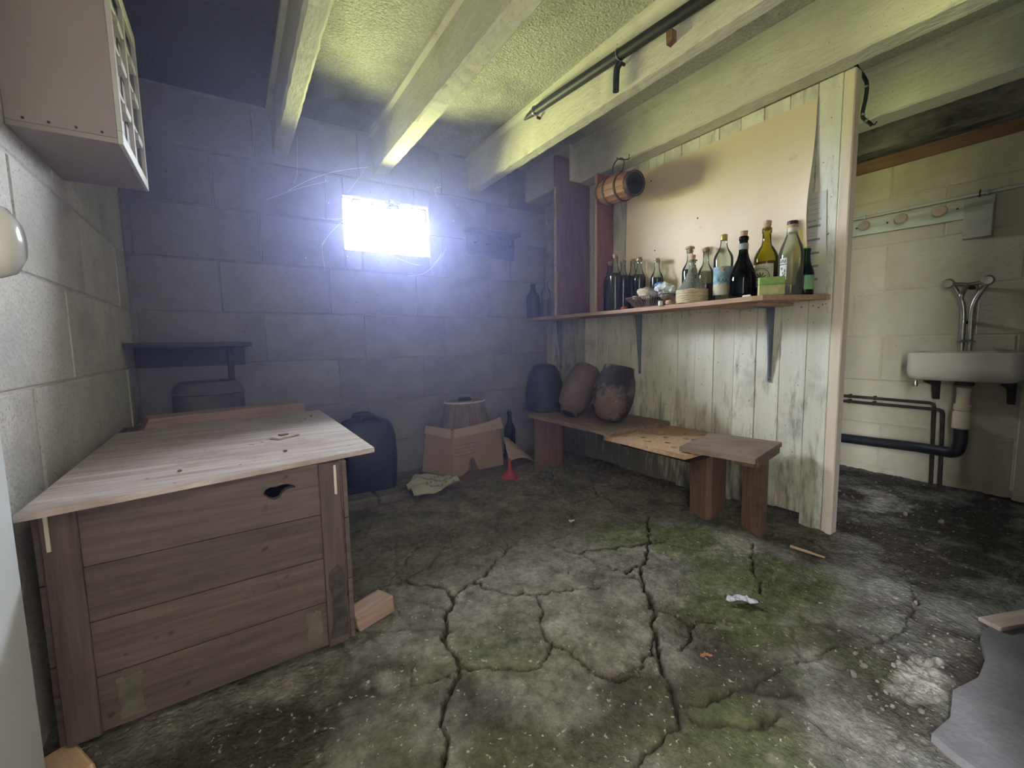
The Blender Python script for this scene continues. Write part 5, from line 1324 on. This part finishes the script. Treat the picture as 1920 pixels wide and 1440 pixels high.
XF = RW - .003
M_rack = mat('pale_green_painted_board', (0.36, 0.37, 0.29), (0.46, 0.47, 0.37), scale=6, stretch=(1, .3, 1), rough=.7, bump=.1)
cr_ = thing('coat_rack', 'pale painted coat rack board with three wooden knobs on the passage wall', 'rack', (XF, .9, 1.44))
prism('board', [(1.40, 1.400), (.640, 1.384), (.640, 1.457), (1.40, 1.478)], 0, XF - .020, XF - .001, M_rack, cr_, world_pos=True)
for y in (1.037, .873, .719):
    lathe('knob', [(.010, 0), (.010, .022), (.024, .028), (.026, .036), (.022, .044), (.001, .047)], mat('knob_wood', (0.33, 0.25, 0.17), (0.42, 0.33, 0.23), scale=14, bump=.05), cr_, n=24, mtx=Matrix.Translation((XF - .0202, y, 1.438)) @ Matrix.Rotation(math.radians(-90), 4, 'Y') @ Matrix.Scale(1.12, 4, (0, 1, 0)), world_pos=True)
for y, z in ((1.085, 1.438), (.943, 1.437), (.664, 1.440)):
    lathe('nail', [(.005, 0), (.005, .002)], M_iron, cr_, n=8, mtx=Matrix.Translation((XF - .0201, y, z)) @ Matrix.Rotation(math.radians(-90), 4, 'Y'), world_pos=True)
pw = thing('wall_pipe', 'thin painted pipe running above the coat rack', 'pipe', (XF, .7, 1.495))
tube('pipe', [(XF - .012, 1.5, 1.492), (XF - .012, .40, 1.494)], .008, M_rack, pw, n=10, world_pos=True)
for y in (1.05, .86, .56): box('pipe_clip', XF - .022, XF - .001, y - .006, y + .006, 1.482, 1.504, M_rack, pw, bevel=.002, world_pos=True)
tn = thing('tin_holder', 'flat tin holder with a brown top band hanging beside the coat rack', 'holder', (XF, .588, 1.3))
box('back_plate', XF - .020, XF - .001, .5355, .6385, 1.281, 1.478, M_rack, tn, bevel=.001, world_pos=True)
box('front_pocket', XF - .032, XF - .0205, .5365, .6375, 1.283, 1.435, mat('grey_tin', (0.42, 0.40, 0.32), (0.52, 0.49, 0.40), scale=5, stretch=(1, .3, 3), rough=.5, bump=.05), tn, bevel=.002, world_pos=True)
tube('hook', spline([(XF - .012, .588, 1.508), (XF - .026, .588, 1.505), (XF - .027, .588, 1.475)], 5), .003, M_iron, tn, n=6, world_pos=True)

M_ceramic = mat('white_ceramic', (0.52, 0.48, 0.38), (0.58, 0.54, 0.44), scale=3, rough=.25, spec=.5, bump=0, stain=((0.36, 0.28, 0.18), 4, .62, .8), rand=0)
M_chrome = mat('tarnished_chrome', (0.30, 0.28, 0.23), (0.42, 0.40, 0.34), scale=30, metallic=.85, rough=.32, bump=.03)
sk_ = thing('sink', 'shallow white rectangular ceramic sink on the passage wall', 'sink', (3.0, .56, .58))
SX0, SX1, SY0, SY1, SZ0, SZ1 = 2.85, XF - .001, .368, .752, .585, .7225
def rrect(x0, x1, y0, y1, r, n=5):
    out = []
    for cx_, cy_, a0 in ((x1 - r, y1 - r, 0), (x0 + r, y1 - r, 90), (x0 + r, y0 + r, 180), (x1 - r, y0 + r, 270)):
        for k in range(n + 1):
            a = math.radians(a0 + 90 * k / n); out.append((cx_ + r * math.cos(a), cy_ + r * math.sin(a)))
    return out
loops = []
for ins, z in ((.030, SZ0), (.010, SZ0 + .008), (.003, SZ0 + .025), (0, SZ0 + .05), (0, SZ1 - .006), (.006, SZ1), (.020, SZ1), (.026, SZ1 - .006), (.040, SZ0 + .035), (.060, SZ0 + .022)):
    loops.append([(x, y, z) for x, y in rrect(SX0 + ins, SX1 - (ins if z > SZ0 + .06 or ins > .03 else 0) * .6, SY0 + ins, SY1 - ins, .035)])
v = [p for l_ in loops for p in l_]; n = len(loops[0]); f = []
for i in range(len(loops) - 1):
    for k in range(n): f.append((i * n + k, i * n + (k + 1) % n, (i + 1) * n + (k + 1) % n, (i + 1) * n + k))
f += [tuple(range(n - 1, -1, -1)), tuple(range((len(loops) - 1) * n, len(loops) * n))]
mesh('basin', v, f, M_ceramic, sk_, True, True, 50)
lathe('outlet', [(.034, .560), (.036, .566), (.030, .5845)], M_iron, sk_, n=20, mtx=Matrix.Translation((2.985, .560, 0)), world_pos=True)
for y in (.690, .425):
    prism('support_bracket', [(XF - .002, .585), (XF - .20, .585), (XF - .20, .572), (XF - .06, .545), (XF - .03, .47), (XF - .002, .465)], 1, y - .012, y + .012, M_iron, sk_, world_pos=True)
lathe('overflow_cock', [(.010, 0), (.012, .01), (.008, .03)], M_chrome, sk_, n=12, mtx=Matrix.Translation((2.88, .715, .552)), world_pos=True)
fc = thing('tap', 'old twin-lever mixer tap with forked riser on the wall above the sink', 'tap', (3.09, .588, .735))
for s in (-1, 1):
    tube('riser', spline([(3.09, .588 + s * .014, .725), (3.09, .588 + s * .014, .80), (3.09, .590 + s * .015, .92), (3.09, .590 + s * .026, .98), (3.09, .590 + s * .058, 1.05)], 5), [.011] * 20 + [.010], M_chrome, fc, n=12, world_pos=True)
    lathe('lever_knob', [(.008, 0), (.010, .018), (.022, .022), (.025, .032), (.018, .041), (.001, .042)], M_chrome, fc, n=20, mtx=Matrix.Translation((3.075, .590 + s * .068, 1.062)) @ Matrix.Rotation(math.radians(-90), 4, 'Y'), world_pos=True)
tube('cross_bar', [(3.085, .522, 1.062), (3.085, .590, 1.052), (3.085, .658, 1.062)], .010, M_chrome, fc, n=12, world_pos=True)
tube('spout', spline([(3.082, .595, 1.048), (3.06, .600, 1.035), (3.03, .603, 1.005), (3.03, .605, .985)], 5), .010, M_chrome, fc, n=12, world_pos=True)
lathe('flange', [(.034, .768), (.036, .772), (.020, .782)], M_chrome, fc, n=24, mtx=Matrix.Translation((3.09, .588, 0)), world_pos=True)
for z in (.86, 1.03): box('wall_tie', 3.10, XF - .0005, .578, .598, z, z + .016, M_iron, fc, bevel=.002, world_pos=True)
tr_ = thing('drain_trap', 'cream plastic drain trap with black elbow pipe under the sink', 'drain', (2.985, .56, .3))
M_cream_pl = mat('cream_plastic', (0.60, 0.50, 0.33), (0.68, 0.58, 0.40), scale=5, rough=.45, bump=0)
lathe('trap_body', [(.026, .55), (.028, .535), (.025, .525), (.025, .47), (.032, .465), (.032, .44), (.027, .435), (.034, .425), (.034, .35), (.028, .345)], M_cream_pl, tr_, n=24, mtx=Matrix.Translation((2.985, .560, 0)), world_pos=True)
tube('waste_pipe', spline([(2.985, .560, .35), (2.985, .560, .27), (2.99, .575, .225), (3.02, .63, .213), (3.07, .75, .205), (3.08, 1.0, .195), (3.08, 1.6, .185)], 6), .027, M_black, tr_, n=14, world_pos=True)
for zz, yy, xx in ((.447, .690, 3.118), (.417, .652, 3.105)):
    t = thing('water_pipe', ['upper thin dark water pipe turning down beside the drain', 'lower thin dark water pipe turning down nearest the drain'][zz < .43], 'pipe', (xx, yy, 0), group='thin water pipes')
    tube('pipe', [(xx, 1.7, zz), (xx, 1.1, zz), (xx, yy + .02, zz - .002), (xx, yy + .004, zz - .008), (xx, yy, zz - .025), (xx, yy - .01, -.005)], .0085, M_iron, t, n=10, world_pos=True)
    for y in (.95, 1.07): box('pipe_clip', xx + .004, XF, y - .005, y + .005, zz - .012, zz + .012, M_iron, t, bevel=.001, world_pos=True)

# ------------------------------------------------------------------ step slab at lower right, litter on the floor
stp = struct(prism('trim_4', [(1.10, .175), (1.12, .215), (1.20, .205), (1.30, .222), (1.40, .200), (1.50, .205), (1.60, .232), (1.95, .20), (1.95, -.14), (1.00, -.14)], 2, -.02, .018,
                   mat('worn_step', (0.105, 0.095, 0.092), (0.16, 0.145, 0.14), scale=6, rough=1, spec=.03, bump=.25, stain=((0.08, .07, .065), 5, .55, .75), rand=0)), 'worn grey concrete step by the lower right corner')
plk = thing('plank_end', 'pale wood plank end lying by the grey step', 'plank', (1.745, .205, .0185), (0, 0, math.radians(-22)))
box('plank', -.075, .17, -.030, .020, 0, .012, M_ply_edge, plk, bevel=.002)
def scrap(name, lab, cat, x, y, sz, m, rot, seed):
    n = 8; v, f = [], []; r_ = np.random.default_rng(seed)
    for j in range(n + 1):
        for i in range(n + 1):
            u, w = i / n - .5, j / n - .5
            v.append((u * sz[0] * (1 - .5 * w), w * sz[1] * (1 + .4 * u), .010 + sz[2] * abs(math.sin(5 * u + 3 * w)) + r_.normal(0, .0006)))
    k = (n + 1) ** 2; v += [(a, b, c - .0012) for a, b, c in v]
    for s_ in (0, k):
        for j in range(n):
            for i in range(n):
                a = s_ + j * (n + 1) + i; f.append((a, a + 1, a + n + 2, a + n + 1))
    o = mesh(name, v, f, m); o.location = (x, y, .002); o.rotation_euler = (0, 0, rot)
    return tag(o, lab, cat)
scrap('paper_scrap', 'torn blue and white paper scrap on the mossy floor', 'paper', 1.250, .678, (.075, .032, .010), mat('striped_paper', (0.30, 0.34, 0.46), (0.66, 0.68, 0.70), scale=30, stretch=(3, .3, 1), bump=0, contrast=(.42, .5)), -.7, 4)
scrap('dry_leaf', 'small reddish dry leaf on the floor', 'leaf', .952, .598, (.026, .011, .004), mat('dry_leaf_brown', (0.26, 0.10, 0.06), (0.34, 0.15, 0.09), scale=20), -.5, 6)
scrap('paper_scrap', 'tiny white flake on the floor in the middle of the room', 'paper', 1.212, 1.419, (.022, .020, .004), M_paper, .4, 8)
stk = tube('stick', [(1.735, .755, .016), (1.742, .70, .015), (1.748, .645, .014)], [.006, .0055, .003], M_hard_edge, n=6); tag(stk, 'short split stick lying near the end post', 'stick')
# loose gravel along the partition foot and at the step
bm = bmesh.new()
rg_ = np.random.default_rng(12)
spots = [(1.90 + rg_.normal(0, .06), rg_.uniform(1.15, 2.2)) for _ in range(240)] + [(rg_.normal(1.28, .14), rg_.normal(.30, .05)) for _ in range(90)] + [(rg_.normal(2.70, .12), rg_.normal(.72, .16)) for _ in range(60)] + [(rg_.uniform(.3, 1.8), rg_.uniform(.55, 1.9)) for _ in range(60)] + [(rg_.uniform(2.1, 3.1), rg_.uniform(.4, 1.4)) for _ in range(45)]
for x, y in spots:
    r = min(.011, .0022 + rg_.exponential(.0022))
    if x > 1.985 and x < 2.06: continue
    mt = Matrix.Translation((x, y, r * .5)) @ Euler(tuple(rg_.uniform(0, 6, 3))).to_matrix().to_4x4() @ Matrix.Diagonal((r * 1.3, r, r * .8, 1))
    bmesh.ops.create_icosphere(bm, subdivisions=1, radius=1, matrix=mt)
me = bpy.data.meshes.new('gravel'); bm.to_mesh(me); bm.free()
gv = link('gravel', me, mat('gravel_grit', (0.12, 0.105, 0.085), (0.22, 0.195, 0.155), scale=40, rough=1, spec=.02, bump=0))
tag(gv, 'loose grit and crumbled mortar strewn over the floor', 'gravel', kind='stuff')

# cobwebs round the window
M_web = flat('cobweb_silk', (0.70, 0.70, 0.72), 0.8)
bm = bmesh.new()
def strand(pts, r):
    v, f = tube_data(spline(pts, 5), r * .55, 4)
    vs = [bm.verts.new(p) for p in v]
    for q in f: bm.faces.new([vs[i] for i in q])
wr_ = np.random.default_rng(9)
Yw = D - .02
strand([(.30, Yw, 1.62), (.42, Yw - .01, 1.70), (.56, Yw, 1.77), (.72, Yw, 1.82)], .0014)
strand([(.20, Yw, 1.56), (.34, Yw - .02, 1.63), (.50, Yw, 1.705)], .0009)
strand([(.45, Yw, 1.36), (.50, Yw, 1.43), (.575, Yw, 1.51)], .0013)
strand([(.46, Yw, 1.50), (.52, Yw, 1.505), (.575, Yw, 1.52)], .0010)
strand([(.46, Yw, 1.22), (.45, Yw, 1.34), (.47, Yw, 1.38)], .0008)
strand([(.92, Yw - .03, 1.22), (1.02, Yw - .02, 1.24), (1.10, Yw - .01, 1.30), (1.16, Yw, 1.38)], .0011)
strand([(.86, Yw, 1.33), (.95, Yw, 1.30), (1.02, Yw, 1.295)], .0009)
strand([(1.10, Yw, 1.31), (1.16, Yw, 1.36), (1.19, Yw, 1.42)], .0008)
strand([(1.14, Yw, 1.72), (1.13, Yw, 1.77), (1.17, Yw, 1.79)], .0012)
strand([(.36, Yw, 1.90), (.35, Yw, 1.72), (.33, Yw, 1.66)], .0007)
strand([(.16, Yw, 1.97), (.165, Yw, 1.85)], .0006)
strand([(.60, Yw, 1.66), (.66, Yw, 1.74), (.70, Yw, 1.80)], .0006)
for k in range(34):
    x, z = (wr_.uniform(.62, 1.0), 1.645) if k < 16 else (wr_.uniform(.3, 1.35), wr_.uniform(1.2, 1.85))
    l = wr_.uniform(.006, .02)
    yy = D - .006 if k < 16 else Yw
    bmesh.ops.create_icosphere(bm, subdivisions=1, radius=1, matrix=Matrix.Translation((x, yy, z - (l if k < 16 else 0))) @ Matrix.Diagonal((l * (.6 if k < 16 else .12), .003, l * (.9 if k < 16 else .3), 1)))
me = bpy.data.meshes.new('cobweb'); bm.to_mesh(me); bm.free()
tag(link('cobweb', me, M_web), 'dusty cobweb strands hanging round the bright window', 'cobweb', kind='stuff')
# ragged clump of old web and leaves hanging from the window head
tag(crumple('dirt_clump', 'ragged grey clump hanging at the top of the window', 'clump', (.855, D - .012, 1.632), (.045, .02, .028), mat('grey_fluff', (0.20, 0.20, 0.22), (0.32, 0.32, 0.34), scale=30), 15, 3), 'ragged grey clump hanging at the top of the window', 'clump')

# ------------------------------------------------------------------ lens glare: added bluish haze volume
GLARE = 0.098
if GLARE > 0:
    m = bpy.data.materials.new('glare_volume'); m.use_nodes = True
    nt = m.node_tree
    for n in list(nt.nodes):
        if n.type != 'OUTPUT_MATERIAL': nt.nodes.remove(n)
    vs = nt.nodes.new('ShaderNodeVolumeScatter'); vs.inputs['Color'].default_value = (0.50, 0.54, 1.0, 1); vs.inputs['Density'].default_value = GLARE; vs.inputs['Anisotropy'].default_value = 0.55
    N, Lk = nt.nodes.new, nt.links.new
    tc = N('ShaderNodeTexCoord'); dn = N('ShaderNodeVectorMath'); dn.operation = 'DISTANCE'; dn.inputs[1].default_value = (0.35, 2.20, 1.00)
    Lk(tc.outputs['Object'], dn.inputs[0])
    mr = N('ShaderNodeMapRange'); mr.interpolation_type = 'SMOOTHSTEP'; mr.inputs['From Min'].default_value = 0.45; mr.inputs['From Max'].default_value = 1.9
    mr.inputs['To Min'].default_value = GLARE; mr.inputs['To Max'].default_value = GLARE * 0.05
    Lk(dn.outputs['Value'], mr.inputs['Value']); Lk(mr.outputs[0], vs.inputs['Density'])
    nt.links.new(vs.outputs[0], nt.nodes['Material Output'].inputs['Volume'])
    hz = box('glare_haze', L - .1, RW + .1, FRONT - .1, D + .055, -.08, CEIL + .1, m, bevel=0)
    tag(hz, 'added bluish haze in the room air', 'glare_haze', kind='stuff')
